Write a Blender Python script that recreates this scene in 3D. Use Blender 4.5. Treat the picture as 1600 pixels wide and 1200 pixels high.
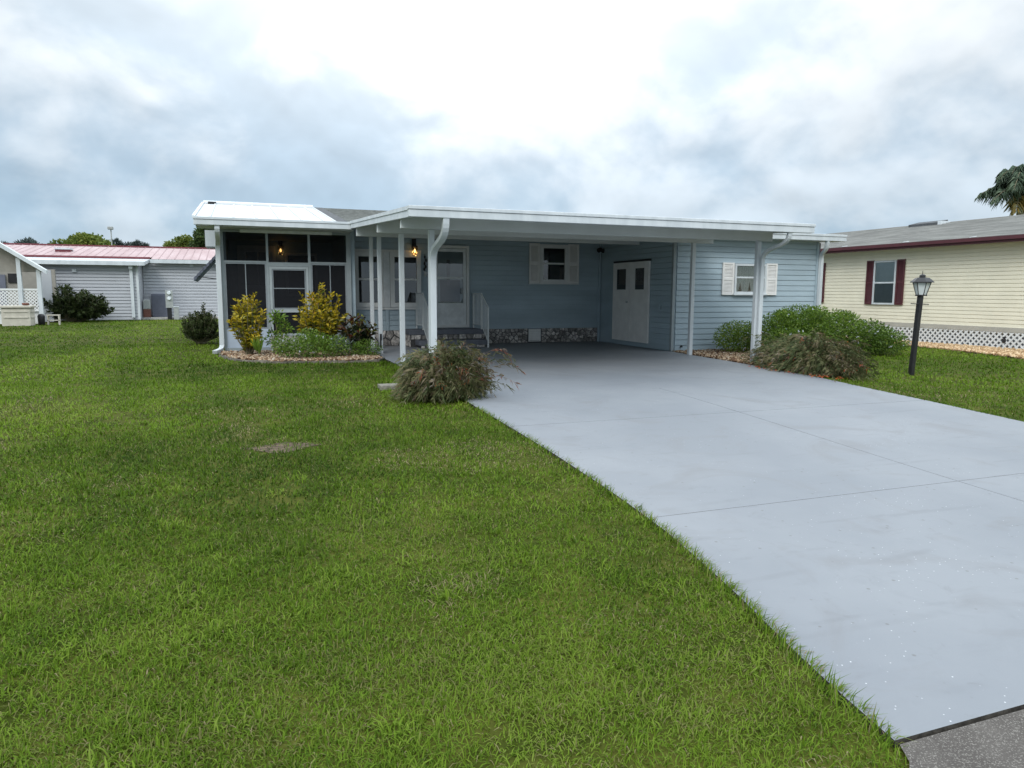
import bpy, math, random
import numpy as np
from mathutils import Vector, Matrix
random.seed(7); rng = np.random.default_rng(7)
for o in list(bpy.data.objects): bpy.data.objects.remove(o)
SC = bpy.context.scene
COL = SC.collection
# ------------------------------------------------------------------ camera
YAW, PITCH, ROLL, EYE = 0.35785, 0.12572, 0.004575, 1.33
cy, sy, cp, sp = math.cos(YAW), math.sin(YAW), math.cos(PITCH), math.sin(PITCH)
fw = Vector((sy*cp, cy*cp, -sp)); rt = Vector((cy, -sy, 0)); up = rt.cross(fw)
r2 = rt*math.cos(ROLL)+up*math.sin(ROLL); u2 = up*math.cos(ROLL)-rt*math.sin(ROLL)
cd = bpy.data.cameras.new('camera'); cam = bpy.data.objects.new('camera', cd); COL.objects.link(cam)
m = Matrix.Identity(4)
for i in range(3): m[i][0], m[i][1], m[i][2] = r2[i], u2[i], -fw[i]
m[2][3] = EYE
cam.matrix_world = m
cd.sensor_fit = 'HORIZONTAL'; cd.sensor_width = 36; cd.lens = 1130/1600*36
cd.clip_start = .05; cd.clip_end = 3000
SC.camera = cam
# ------------------------------------------------------------------ sky, sun, exposure
SUN_AZ, SUN_EL = math.radians(215), math.radians(40)      # azimuth clockwise from +Y
SD = Vector((math.sin(SUN_AZ)*math.cos(SUN_EL), math.cos(SUN_AZ)*math.cos(SUN_EL), math.sin(SUN_EL)))
GA, GE = math.radians(17), math.radians(40)             # thin bright part of the cloud deck
GD = Vector((math.sin(GA)*math.cos(GE), math.cos(GA)*math.cos(GE), math.sin(GE)))
world = bpy.data.worlds.new('World'); SC.world = world; world.use_nodes = True
wt = world.node_tree; wt.nodes.clear()
def WN(t, **k):
    n = wt.nodes.new(t)
    for a, b in k.items(): setattr(n, a, b)
    return n
def wl(a, b): wt.links.new(a, b)
def wmath(op, a, b=None, c=None, clamp=False):
    n = WN('ShaderNodeMath', operation=op, use_clamp=clamp)
    for i, v in enumerate((a, b, c)):
        if v is None: continue
        if isinstance(v, (int, float)): n.inputs[i].default_value = v
        else: wl(v, n.inputs[i])
    return n.outputs[0]
def wmix(fac, a, b, bt='MIX'):
    n = WN('ShaderNodeMix', data_type='RGBA', blend_type=bt)
    for s, v in ((n.inputs['Factor'], fac), (n.inputs[6], a), (n.inputs[7], b)):
        if isinstance(v, (int, float)): s.default_value = v
        elif isinstance(v, tuple): s.default_value = v
        else: wl(v, s)
    return n.outputs[2]
tc = WN('ShaderNodeTexCoord'); nrm = WN('ShaderNodeVectorMath', operation='NORMALIZE'); wl(tc.outputs['Generated'], nrm.inputs[0])
D = nrm.outputs[0]
sep = WN('ShaderNodeSeparateXYZ'); wl(D, sep.inputs[0])
def cloud_coords(vec):
    sp3 = WN('ShaderNodeSeparateXYZ'); wl(vec, sp3.inputs[0]); d_ = wmath('ADD', wmath('MAXIMUM', sp3.outputs[2], 0.0), 0.75)
    c = WN('ShaderNodeCombineXYZ'); wl(wmath('DIVIDE', sp3.outputs[0], d_), c.inputs[0]); wl(wmath('DIVIDE', sp3.outputs[1], d_), c.inputs[1]); wl(wmath('MULTIPLY', sp3.outputs[2], .7), c.inputs[2]); return c
cmb = cloud_coords(D)
shf = WN('ShaderNodeVectorMath', operation='ADD'); wl(D, shf.inputs[0]); shf.inputs[1].default_value = (.0, .0, .022)
cmb_up = cloud_coords(shf.outputs[0])
def wnoise(scale, detail, rough, dist, off, co=None):
    mp = WN('ShaderNodeMapping'); mp.inputs['Location'].default_value = off; wl((co or cmb).outputs[0], mp.inputs[0])
    n = WN('ShaderNodeTexNoise'); n.inputs['Scale'].default_value = scale; n.inputs['Detail'].default_value = detail
    n.inputs['Roughness'].default_value = rough; n.inputs['Distortion'].default_value = dist
    wl(mp.outputs[0], n.inputs['Vector']); return n.outputs[0]
def wramp(v, a, b):
    n = WN('ShaderNodeMapRange', interpolation_type='SMOOTHSTEP'); n.inputs[1].default_value = a; n.inputs[2].default_value = b
    wl(v, n.inputs[0]); return n.outputs[0]
big = wnoise(2.6, 2, .45, .3, (3.1, 1.7, 0)); mid = wnoise(5.6, 7, .5, .2, (7.4, 2.2, 1.0)); fine = wnoise(13, 6, .55, .2, (1.2, 9.1, 2.0))
soft = wnoise(5.6, 4, .47, .2, (7.4, 2.2, 1.0)); mid_up = wnoise(5.6, 4, .47, .2, (7.4, 2.2, 1.0), cmb_up)
sky = WN('ShaderNodeTexSky', sky_type='NISHITA'); sky.sun_disc = False; sky.sun_elevation = SUN_EL; sky.sun_rotation = SUN_AZ
skyc = WN('ShaderNodeVectorMath', operation='SCALE'); wl(sky.outputs[0], skyc.inputs[0]); skyc.inputs['Scale'].default_value = 0.085
# grey-blue cloud base, pale cloud tops, an overcast veil brighter overhead and in one thin bright part of the cloud
base = wmix(0.8, skyc.outputs[0], (.40, .575, .75, 1))
hz = wramp(sep.outputs[2], 0.02, 0.40)
base = wmix(hz, base, (.66, .77, .87, 1))
cl = wmath('ADD', wmath('MULTIPLY', mid, .55), wmath('ADD', wmath('MULTIPLY', big, .30), wmath('MULTIPLY', fine, .15)))
cov = wramp(cl, .425, .585)
relief = wmath('MULTIPLY', wmath('SUBTRACT', soft, mid_up), .75)
lay = wmix(wmath('MULTIPLY', cov, wmath('ADD', .36, wmath('MULTIPLY', hz, .55))), base, (.93, .98, 1.02, 1))
veil = wmath('ADD', wmath('ADD', 1.0, relief), wmath('MULTIPLY', wramp(sep.outputs[2], .32, .72), 1.6))
lv = WN('ShaderNodeVectorMath', operation='SCALE'); wl(lay, lv.inputs[0]); wl(veil, lv.inputs['Scale'])
dotn = WN('ShaderNodeVectorMath', operation='DOT_PRODUCT'); wl(D, dotn.inputs[0]); dotn.inputs[1].default_value = GD
glow = wmath('POWER', wmath('MAXIMUM', dotn.outputs['Value'], 0.0), 15.0)
gl2 = wmath('MULTIPLY', glow, wmath('ADD', .2, wmath('MULTIPLY', cl, 2.9)))
glc = WN('ShaderNodeVectorMath', operation='SCALE'); glc.inputs[0].default_value = (1.02, 1.0, .97); wl(gl2, glc.inputs['Scale'])
lit = wmix(1.0, lv.outputs[0], glc.outputs[0], 'ADD')
bg = WN('ShaderNodeBackground'); wl(lit, bg.inputs[0]); bg.inputs[1].default_value = 1.0
wo = WN('ShaderNodeOutputWorld'); wl(bg.outputs[0], wo.inputs[0])
sd = bpy.data.lights.new('sun', 'SUN'); sd.energy = 1.5; sd.angle = math.radians(24); sd.color = (1, .97, .92)
so = bpy.data.objects.new('sun', sd); COL.objects.link(so); so.rotation_euler = SD.to_track_quat('Z', 'Y').to_euler(); so.location = (0, 0, 30)
vs = SC.view_settings; vs.view_transform = 'Standard'; vs.look = 'None'; vs.exposure = 0.0; vs.gamma = 1.0; vs.use_curve_mapping = False
# ------------------------------------------------------------------ helpers
def zg(y):
    t = min(max((10-y)/8.5, 0), 1); return -0.28*t*t*(3-2*t)
def zgn(y):
    t = np.clip((10-y)/8.5, 0, 1); return -0.28*t*t*(3-2*t)
WL = {}
def link(name, me, parent=None, loc=(0, 0, 0)):
    o = bpy.data.objects.new(name, me); COL.objects.link(o)
    loc = Vector(loc); WL[o] = loc
    if parent is not None: o.parent = parent; o.location = loc-WL[parent]
    else: o.location = loc
    return o
def thing(name, label, cat, loc=(0, 0, 0), group=None):
    o = link(name, None, None, loc); o['label'] = label; o['category'] = cat; o.empty_display_size = .2
    if group: o['group'] = group
    return o
def tag(o, label=None, cat=None, group=None, kind=None):
    if label: o['label'] = label
    if cat: o['category'] = cat
    if group: o['group'] = group
    if kind: o['kind'] = kind
    return o
class MB:
    def __init__(s): s.v = []; s.f = []
    def add(s, vs_, fs):
        n = len(s.v); s.v += [tuple(v) for v in vs_]; s.f += [tuple(i+n for i in f) for f in fs]; return s
    def box(s, x0, x1, y0, y1, z0, z1, fn=None):
        vs_ = [(x, y, z) for z in (z0, z1) for y in (y0, y1) for x in (x0, x1)]
        if fn: vs_ = [fn(*v) for v in vs_]
        return s.add(vs_, [(0, 2, 3, 1), (4, 5, 7, 6), (0, 1, 5, 4), (2, 6, 7, 3), (0, 4, 6, 2), (1, 3, 7, 5)])
    def quad(s, *p): return s.add(p, [tuple(range(len(p)))])
    def tube(s, pts, r, n=8, cap=True):
        pts = [Vector(p) for p in pts]; k = len(pts)
        rr = r if isinstance(r, (list, tuple)) else [r]*k
        vs_ = []; prev = None
        for i, p in enumerate(pts):
            t = (pts[min(i+1, k-1)]-pts[max(i-1, 0)]).normalized()
            a = prev if prev is not None else (Vector((0, 0, 1)) if abs(t.z) < .9 else Vector((1, 0, 0)))
            b = t.cross(a).normalized(); a = b.cross(t).normalized(); prev = a
            for j in range(n):
                w = 2*math.pi*(j+.5)/n; vs_.append(p+(a*math.cos(w)+b*math.sin(w))*rr[i])
        fs = [(i*n+j, i*n+(j+1) % n, (i+1)*n+(j+1) % n, (i+1)*n+j) for i in range(k-1) for j in range(n)]
        if cap: fs += [tuple(range(n-1, -1, -1)), tuple((k-1)*n+j for j in range(n))]
        return s.add(vs_, fs)
    def sweep(s, pts, w, d, side=(0, 1, 0)):      # rectangular pipe along a path; w along in-plane normal, d along side
        pts = [Vector(p) for p in pts]; k = len(pts); sv = Vector(side).normalized(); vs_ = []
        for i, p in enumerate(pts):
            t = (pts[min(i+1, k-1)]-pts[max(i-1, 0)]).normalized(); nn = t.cross(sv).normalized()
            for a, b in ((-1, -1), (1, -1), (1, 1), (-1, 1)): vs_.append(p+nn*(a*w/2)+sv*(b*d/2))
        fs = [(i*4+j, i*4+(j+1) % 4, (i+1)*4+(j+1) % 4, (i+1)*4+j) for i in range(k-1) for j in range(4)]+[(3, 2, 1, 0), tuple((k-1)*4+j for j in range(4))]
        return s.add(vs_, fs)
    def lathe(s, prof, c=(0, 0, 0), n=12):
        k = len(prof); vs_ = [(c[0]+r*math.cos(2*math.pi*j/n), c[1]+r*math.sin(2*math.pi*j/n), c[2]+z) for r, z in prof for j in range(n)]
        fs = [(i*n+j, i*n+(j+1) % n, (i+1)*n+(j+1) % n, (i+1)*n+j) for i in range(k-1) for j in range(n)]+[tuple(range(n-1, -1, -1)), tuple((k-1)*n+j for j in range(n))]
        return s.add(vs_, fs)
    def mesh(s, name, mat=None, smooth=False):
        me = bpy.data.meshes.new(name); me.from_pydata(s.v, [], s.f); me.update()
        if mat: me.materials.append(mat)
        if smooth:
            me.polygons.foreach_set('use_smooth', [True]*len(me.polygons))
        return me
    def build(s, name, mat, parent=None, smooth=False, bevel=0):
        o = link(name, s.mesh(name, mat, smooth), parent)
        if bevel:
            b = o.modifiers.new('bevel', 'BEVEL'); b.width = bevel; b.segments = 2; b.limit_method = 'ANGLE'
        return o
def mesh_np(name, V, F, mat, tint=None, smooth=False):
    me = bpy.data.meshes.new(name); F = np.asarray(F, np.int32); k = F.shape[1]
    me.vertices.add(len(V)); me.vertices.foreach_set('co', np.asarray(V, np.float32).ravel())
    me.loops.add(F.size); me.loops.foreach_set('vertex_index', F.ravel())
    me.polygons.add(len(F)); me.polygons.foreach_set('loop_start', np.arange(0, F.size, k, dtype=np.int32))
    me.update(calc_edges=True)
    if tint is not None:
        a = me.attributes.new('tint', 'FLOAT', 'POINT'); a.data.foreach_set('value', np.asarray(tint, np.float32))
    if smooth: me.polygons.foreach_set('use_smooth', np.ones(len(F), bool))
    me.materials.append(mat); return me
# wall maps: u along the wall, d out of the wall, z up
def face_y(Y): return lambda u, d, z: (u, Y-d, z)          # wall facing -Y
def face_x(X): return lambda u, d, z: (X-d, u, z)          # wall facing -X
# ------------------------------------------------------------------ materials
def new_mat(name):
    mt = bpy.data.materials.new(name); mt.use_nodes = True; nt = mt.node_tree
    return mt, nt, nt.nodes['Principled BSDF'], nt.nodes['Material Output']
def mat(name, col, rough=.6, var=.12, scale=6, bump=0, bscale=60, metal=0, spec=.4, col2=None, rnd=0, lo=.4, hi=.65, stretch=None, detail=5):
    mt, nt, b, out = new_mat(name); N = nt.nodes; L = nt.links
    b.inputs['Roughness'].default_value = rough; b.inputs['Metallic'].default_value = metal; b.inputs['Specular IOR Level'].default_value = spec
    g = N.new('ShaderNodeNewGeometry'); src = g.outputs['Position']
    if stretch:
        mp = N.new('ShaderNodeMapping'); mp.inputs['Scale'].default_value = stretch; L.new(src, mp.inputs[0]); src = mp.outputs[0]
    n = N.new('ShaderNodeTexNoise'); n.inputs['Scale'].default_value = scale; n.inputs['Detail'].default_value = detail; n.inputs['Roughness'].default_value = .6
    L.new(src, n.inputs['Vector'])
    c1 = tuple(c*(1-var) for c in col); c2 = col2 if col2 else tuple(min(1, c*(1+var)) for c in col)
    mr = N.new('ShaderNodeMapRange'); mr.inputs[1].default_value = lo; mr.inputs[2].default_value = hi; L.new(n.outputs[0], mr.inputs[0])
    mx = N.new('ShaderNodeMix'); mx.data_type = 'RGBA'; mx.inputs[6].default_value = (*c1, 1); mx.inputs[7].default_value = (*c2, 1); L.new(mr.outputs[0], mx.inputs['Factor'])
    res = mx.outputs[2]
    if rnd:
        oi = N.new('ShaderNodeObjectInfo'); hs = N.new('ShaderNodeHueSaturation')
        m1 = N.new('ShaderNodeMapRange'); m1.inputs[3].default_value = 1-rnd; m1.inputs[4].default_value = 1+rnd; L.new(oi.outputs['Random'], m1.inputs[0]); L.new(m1.outputs[0], hs.inputs['Value'])
        L.new(res, hs.inputs['Color']); res = hs.outputs[0]
    L.new(res, b.inputs['Base Color'])
    if bump:
        n2 = N.new('ShaderNodeTexNoise'); n2.inputs['Scale'].default_value = bscale; n2.inputs['Detail'].default_value = 4; L.new(src, n2.inputs['Vector'])
        bp = N.new('ShaderNodeBump'); bp.inputs['Strength'].default_value = bump; bp.inputs['Distance'].default_value = .01; L.new(n2.outputs[0], bp.inputs['Height']); L.new(bp.outputs[0], b.inputs['Normal'])
    return mt
def ramp_mat(name, stops, attr='tint', rough=.55, transl=.25, noise=None, spec=.3, rndobj=False):
    mt, nt, b, out = new_mat(name); N = nt.nodes; L = nt.links
    if rndobj: a = N.new('ShaderNodeObjectInfo'); f = a.outputs['Random']
    else: a = N.new('ShaderNodeAttribute'); a.attribute_name = attr; f = a.outputs['Fac']
    r = N.new('ShaderNodeValToRGB'); e = r.color_ramp.elements
    while len(e) < len(stops): e.new(.5)
    for i, (p, c) in enumerate(stops): e[i].position = p; e[i].color = (*c, 1)
    L.new(f, r.inputs[0]); L.new(r.outputs[0], b.inputs['Base Color']); b.inputs['Roughness'].default_value = rough; b.inputs['Specular IOR Level'].default_value = spec
    if transl:
        t = N.new('ShaderNodeBsdfTranslucent'); mx = N.new('ShaderNodeMixShader'); mx.inputs[0].default_value = transl
        L.new(r.outputs[0], t.inputs[0]); L.new(b.outputs[0], mx.inputs[1]); L.new(t.outputs[0], mx.inputs[2]); L.new(mx.outputs[0], out.inputs[0])
    return mt
def glass_mat(name, tint=(.75, .8, .8), refl=1.0, rough=.02):
    mt, nt, b, out = new_mat(name); N = nt.nodes; L = nt.links; N.remove(b)
    t = N.new('ShaderNodeBsdfTransparent'); t.inputs[0].default_value = (*tint, 1); g = N.new('ShaderNodeBsdfGlossy'); g.inputs['Roughness'].default_value = rough
    g.inputs[0].default_value = (refl, refl, refl, 1)
    fr = N.new('ShaderNodeFresnel'); fr.inputs[0].default_value = 1.8; mx = N.new('ShaderNodeMixShader')
    L.new(fr.outputs[0], mx.inputs[0]); L.new(t.outputs[0], mx.inputs[1]); L.new(g.outputs[0], mx.inputs[2]); L.new(mx.outputs[0], out.inputs[0]); return mt
def screen_mat(name, dark=(.015, .016, .018), fac=.6):
    mt, nt, b, out = new_mat(name); N = nt.nodes; L = nt.links; N.remove(b)
    t = N.new('ShaderNodeBsdfTransparent'); d = N.new('ShaderNodeBsdfDiffuse'); d.inputs[0].default_value = (*dark, 1); mx = N.new('ShaderNodeMixShader'); mx.inputs[0].default_value = fac
    L.new(t.outputs[0], mx.inputs[1]); L.new(d.outputs[0], mx.inputs[2]); L.new(mx.outputs[0], out.inputs[0]); return mt
def emit_mat(name, col, s):
    mt, nt, b, out = new_mat(name); b.inputs['Base Color'].default_value = (*col, 1); b.inputs['Emission Color'].default_value = (*col, 1); b.inputs['Emission Strength'].default_value = s; return mt
M = {}
M['siding'] = mat('blue_siding', (.335, .42, .47), .5, .08, 1.2, rnd=.03, stretch=(.5, .5, 2))
M['white'] = mat('white_trim', (.56, .605, .63), .45, .09, 2.5, stretch=(2, 2, .5), col2=(.60, .64, .66))
M['whitedirty'] = mat('white_trim_weathered', (.64, .67, .68), .5, .10, 5, .05, 40)
M['soffit'] = mat('soffit_white', (.55, .58, .585), .6, .05, 2)
M['frame'] = mat('window_frame_white', (.66, .67, .66), .5, .05, 4)
M['greyframe'] = mat('screen_frame_grey', (.27, .31, .325), .5, .06, 4)  # grey set darker, porch shade put into the frame colour
M['doorgrey'] = mat('door_frame_grey', (.36, .405, .42), .5, .06, 4)
M['alu'] = mat('window_aluminium_grey', (.22, .25, .27), .45, .08, 6)
M['shutter'] = mat('white_shutter', (.72, .71, .69), .55, .05, 4)
M['dark'] = mat('dark_room', (.018, .018, .02), .9, .2, 3)
M['glass'] = glass_mat('window_glass')
M['screen'] = screen_mat('insect_screen', fac=.62)
M['vinyl'] = screen_mat('smoked_vinyl', (.02, .021, .024), .86)
M['roofwhite'] = mat('white_metal_roof', (.50, .525, .54), .5, .06, 2, stretch=(1, .3, 1))
M['shingle'] = mat('grey_shingle', (.20, .21, .20), .9, .22, 9, .5, 60, stretch=(1, 1, 1))
M['shingledark'] = mat('dark_roof_edge', (.075, .08, .085), .9, .2, 8, .4, 60)
M['step'] = mat('grey_step_paint', (.115, .125, .15), .6, .12, 8, .05)
M['mortar'] = mat('dark_mortar', (.06, .06, .062), .95, .2, 30, .3)
M['stone'] = mat('field_stone', (.30, .285, .275), .85, .35, 14, .5, 70, rnd=.5, col2=(.55, .52, .49))
M['knee'] = mat('pale_blue_panel', (.40, .47, .56), .55, .06, 3)
M['black'] = mat('black_metal', (.018, .018, .02), .45, .2, 10)
M['iron'] = mat('railing_white', (.60, .63, .63), .5, .06, 10)
M['lace'] = mat('lace_curtain', (.80, .81, .80), .9, .2, 55, 0, lo=.42, hi=.55)
M['bulb'] = emit_mat('lamp_bulb', (1, .66, .28), 5)
M['lampglass'] = glass_mat('lamp_amber_glass', (.9, .75, .5))
M['cream'] = mat('cream_siding', (.80, .75, .60), .55, .04, 1.5, .03, 90)
M['creamtrim'] = mat('taupe_skirt_board', (.42, .40, .35), .7, .08, 3)
M['gablebeige'] = mat('dark_beige_panel', (.27, .255, .225), .8, .08, 3)  # even dark beige for the porch gable and back wall
M['maroon'] = mat('maroon_paint', (.085, .022, .028), .5, .1, 6)
M['lattice'] = mat('white_lattice', (.70, .71, .70), .55, .05, 6)
M['latback'] = mat('lattice_backing_board', (.26, .27, .28), .9, .2, 6)  # even mid-grey board behind the lattice holes
M['blind'] = mat('pale_window_blind', (.68, .73, .75), .6, .05, 3)
M['bluescreen'] = mat('grey_window_screen', (.19, .23, .25), .6, .06, 6)
M['greysiding'] = mat('pale_grey_siding', (.43, .445, .475), .55, .04, 1, .03, 60)
M['pink'] = mat('faded_red_metal_roof', (.37, .25, .25), .6, .10, 1.2, col2=(.42, .315, .315), stretch=(1, .2, 1))
M['pinkdark'] = mat('faded_red_roof_rib', (.36, .245, .248), .6, .1, 2)
M['redtrim'] = mat('dark_red_ridge', (.16, .04, .05), .6, .1, 4)
M['beige'] = mat('beige_plastic', (.50, .47, .40), .6, .08, 6)
M['acgrey'] = mat('blue_grey_cabinet', (.13, .14, .18), .6, .08, 6)
M['metergrey'] = mat('meter_grey', (.34, .36, .35), .5, .1, 10)
M['rust'] = mat('rust_brown', (.16, .07, .05), .8, .2, 12)
M['concrete'] = mat('grey_concrete', (.40, .39, .36), .9, .15, 12, .3, 60)
M['oldconcrete'] = mat('mossy_concrete', (.20, .19, .155), .95, .3, 14, .5, 50)
M['bark'] = mat('bark', (.09, .07, .05), .95, .3, 20, .6, 40)
M['stem'] = mat('pale_stem', (.17, .15, .09), .8, .25, 20)
M['soil'] = mat('bed_soil', (.12, .085, .055), .95, .3, 14, .6, 40)
# driveway paint: soft blue-grey with scuffs, old tyre arcs and bare specks
mt, nt, b, out = new_mat('driveway_paint'); N = nt.nodes; L = nt.links; M['drive'] = mt
g = N.new('ShaderNodeNewGeometry')
def nz(scale, detail, rough=.6, dist=0):
    n = N.new('ShaderNodeTexNoise'); n.inputs['Scale'].default_value = scale; n.inputs['Detail'].default_value = detail; n.inputs['Roughness'].default_value = rough; n.inputs['Distortion'].default_value = dist
    L.new(g.outputs['Position'], n.inputs['Vector']); return n.outputs[0]
def rmp(v, a, bb, lo=0., hi=1.):
    r = N.new('ShaderNodeMapRange'); r.inputs[1].default_value = a; r.inputs[2].default_value = bb; r.inputs[3].default_value = lo; r.inputs[4].default_value = hi; L.new(v, r.inputs[0]); return r.outputs[0]
def cmix(f, a, c):
    x = N.new('ShaderNodeMix'); x.data_type = 'RGBA'
    for s_, v in ((x.inputs['Factor'], f), (x.inputs[6], a), (x.inputs[7], c)):
        if isinstance(v, tuple): s_.default_value = v
        else: L.new(v, s_)
    return x.outputs[2]
c0 = cmix(rmp(nz(.55, 4), .38, .64), (.178, .193, .213, 1), (.212, .226, .244, 1))
c0 = cmix(rmp(nz(2.3, 7, .7, 1.2), .57, .75, 0, .35), c0, (.165, .178, .195, 1))
c0 = cmix(rmp(nz(.9, 5, .6, 2.0), .54, .70, 0, .65), c0, (.168, .173, .182, 1))
c0 = cmix(rmp(nz(5.5, 6, .65, 1.5), .60, .74, 0, .45), c0, (.150, .155, .165, 1))
for wsc, wof in ((.55, 0), (.8, 2.3)):        # faint old tyre scuffs
    mpw = N.new('ShaderNodeMapping'); mpw.inputs['Location'].default_value = (wof, wof*1.7, 0); L.new(g.outputs['Position'], mpw.inputs[0])
    wv = N.new('ShaderNodeTexWave'); wv.wave_type = 'RINGS'; wv.inputs['Scale'].default_value = wsc; wv.inputs['Distortion'].default_value = 2.5; wv.inputs['Detail'].default_value = 2; wv.inputs['Detail Scale'].default_value = .6; L.new(mpw.outputs[0], wv.inputs['Vector'])
    mk = N.new('ShaderNodeMath'); mk.operation = 'MULTIPLY'; L.new(rmp(wv.outputs['Fac'], .965, 1.0, 0, .2), mk.inputs[0]); L.new(rmp(nz(1.3+wof, 4), .52, .64), mk.inputs[1])
    c0 = cmix(mk.outputs[0], c0, (.11, .115, .125, 1))
vo = N.new('ShaderNodeTexVoronoi'); vo.inputs['Scale'].default_value = 24; vo.inputs['Randomness'].default_value = 1; L.new(g.outputs['Position'], vo.inputs['Vector'])
vd = rmp(vo.outputs['Distance'], .06, .10, 1, 0)
vmask = N.new('ShaderNodeMath'); vmask.operation = 'MULTIPLY'; L.new(vd, vmask.inputs[0]); L.new(rmp(nz(1.6, 5, .7), .50, .62), vmask.inputs[1])
c0 = cmix(vmask.outputs[0], c0, (.60, .62, .64, 1))
vo2 = N.new('ShaderNodeTexVoronoi'); vo2.inputs['Scale'].default_value = 7.3; L.new(g.outputs['Position'], vo2.inputs['Vector'])
c0 = cmix(rmp(vo2.outputs['Distance'], .05, .09, .55, 0), c0, (.10, .095, .09, 1))
L.new(c0, b.inputs['Base Color']); b.inputs['Roughness'].default_value = .55; b.inputs['Specular IOR Level'].default_value = .35
bp = N.new('ShaderNodeBump'); bp.inputs['Strength'].default_value = .12; bp.inputs['Distance'].default_value = .01; L.new(nz(70, 4), bp.inputs['Height']); L.new(bp.outputs[0], b.inputs['Normal'])
M['slabside'] = mat('soil_stained_concrete', (.05, .045, .038), .95, .4, 30, .5)
M['joint'] = mat('dark_joint', (.14, .145, .155), .95, .2, 20)
# asphalt with pale aggregate
mt, nt, b, out = new_mat('asphalt'); N = nt.nodes; L = nt.links; M['asphalt'] = mt
g = N.new('ShaderNodeNewGeometry')
c0 = cmix(rmp(nz(4, 5), .4, .65), (.072, .063, .056, 1), (.105, .094, .084, 1))
vo = N.new('ShaderNodeTexVoronoi'); vo.inputs['Scale'].default_value = 240; L.new(g.outputs['Position'], vo.inputs['Vector'])
sp_ = N.new('ShaderNodeSeparateColor'); L.new(vo.outputs['Color'], sp_.inputs[0])
c0 = cmix(rmp(sp_.outputs[0], .72, .98, 0, .8), c0, (.25, .235, .21, 1))
L.new(c0, b.inputs['Base Color']); b.inputs['Roughness'].default_value = .9
bp = N.new('ShaderNodeBump'); bp.inputs['Strength'].default_value = .6; bp.inputs['Distance'].default_value = .008; L.new(vo.outputs['Distance'], bp.inputs['Height']); L.new(bp.outputs[0], b.inputs['Normal'])
# lawn soil seen between the blades
M['lawn'] = mat('lawn_ground', (.045, .062, .006), .95, .3, 2.5, .5, 60, col2=(.075, .080, .014), detail=8, spec=.1)
G_STOPS = [(0, (.026, .056, .005)), (.3, (.075, .138, .009)), (.55, (.128, .208, .016)), (.72, (.174, .246, .033)), (.76, (.145, .155, .046)), (.9, (.17, .16, .062)), (1, (.28, .235, .135))]
M['grass'] = ramp_mat('grass_blades', G_STOPS, transl=.3, rough=.7, spec=.12)
# ------------------------------------------------------------------ ground
def grid_sheet(name, xs, ys, zf, mt_):
    V = [(x, y, zf(x, y)) for y in ys for x in xs]; nx = len(xs)
    F = [(j*nx+i, j*nx+i+1, (j+1)*nx+i+1, (j+1)*nx+i) for j in range(len(ys)-1) for i in range(nx-1)]
    mb = MB(); mb.v = V; mb.f = F; return mb.build(name, mt_)
ys = [-80, -20, -5]+[i*.5 for i in range(-2, 22)]+[14, 20, 30, 50, 100, 300, 900]
ground = grid_sheet('ground', [-600, -100, -30, -10, -4, 0, 4, 10, 30, 100, 600], ys, lambda x, y: zg(y)-.03, M['lawn']); tag(ground, kind='structure')
# street sheet: in front of the driveway apron, then curving toward the camera beside the lawn
street = MB()
edge = [(80, 1.80), (2.17, 1.785), (2.12, 1.70), (2.03, 1.62), (1.7, 1.40), (.5, 1.15), (-6, .9), (-60, .9)]
street.quad(*[(x, y, -.2845) for x, y in edge], (-60, -12, -.2845), (80, -12, -.2845))
tag(street.build('street', M['asphalt']), kind='structure')
# ------------------------------------------------------------------ driveway
XLY, XLX = [1.8, 2.27, 2.67, 3.0, 3.46, 3.9, 4.4, 5, 6, 8, 13.6, 18], [2.165, 2.245, 2.335, 2.41, 2.495, 2.56, 2.60, 2.625, 2.635, 2.60, 2.68, 2.68]
def xl(y): return float(np.interp(y, XLY, XLX))
def xr(y): return float(np.interp(y, [1.8, 5.7, 8.2, 11, 12.1, 13.4, 14.32, 18], [8.5, 8.53, 8.60, 8.95, 9.06, 9.16, 9.262, 9.262]))
drv = MB(); yy = [1.84+i*.4 for i in range(41)]
for a, c in zip(yy[:-1], yy[1:]):
    drv.quad((xl(a)+.01, a, zg(a)-.014), (xr(a)-.01, a, zg(a)-.014), (xr(c)-.01, c, zg(c)-.014), (xl(c)+.01, c, zg(c)-.014))
driveway = drv.build('driveway', M['joint']); tag(driveway, kind='structure')
def slab(y0, y1, fa, fb, gap=.0022):
    mb = MB(); n = max(2, int((y1-y0)/.3)); st = []
    for i in range(n+1):
        y = y0+gap+(y1-y0-2*gap)*i/n; a, c = fa(y), fb(y); z = zg(y)
        st.append([(a, y, z), (c, y, z), (a, y, z-.13), (c, y, z-.13)])
    for p, q in zip(st[:-1], st[1:]):
        mb.quad(p[0], p[1], q[1], q[0]); mb.quad(p[2], p[0], q[0], q[2]); mb.quad(p[1], p[3], q[3], q[1])
    mb.quad(st[0][2], st[0][3], st[0][1], st[0][0]); mb.quad(st[-1][0], st[-1][1], st[-1][3], st[-1][2])
    o = mb.build('concrete_slab', M['drive'], driveway); o.data.materials.append(M['slabside'])
    for p in o.data.polygons:
        if abs(p.normal.z) < .5: p.material_index = 1
    return o
sm = 5.55
for y0, y1 in ((1.8, 4.21), (4.21, 7.07), (7.07, 8.85)):
    slab(y0, y1, xl, lambda y: sm-.0025); slab(y0, y1, lambda y: sm+.0025, xr)
slab(8.85, 17.95, xl, xr, -.0020)
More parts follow.
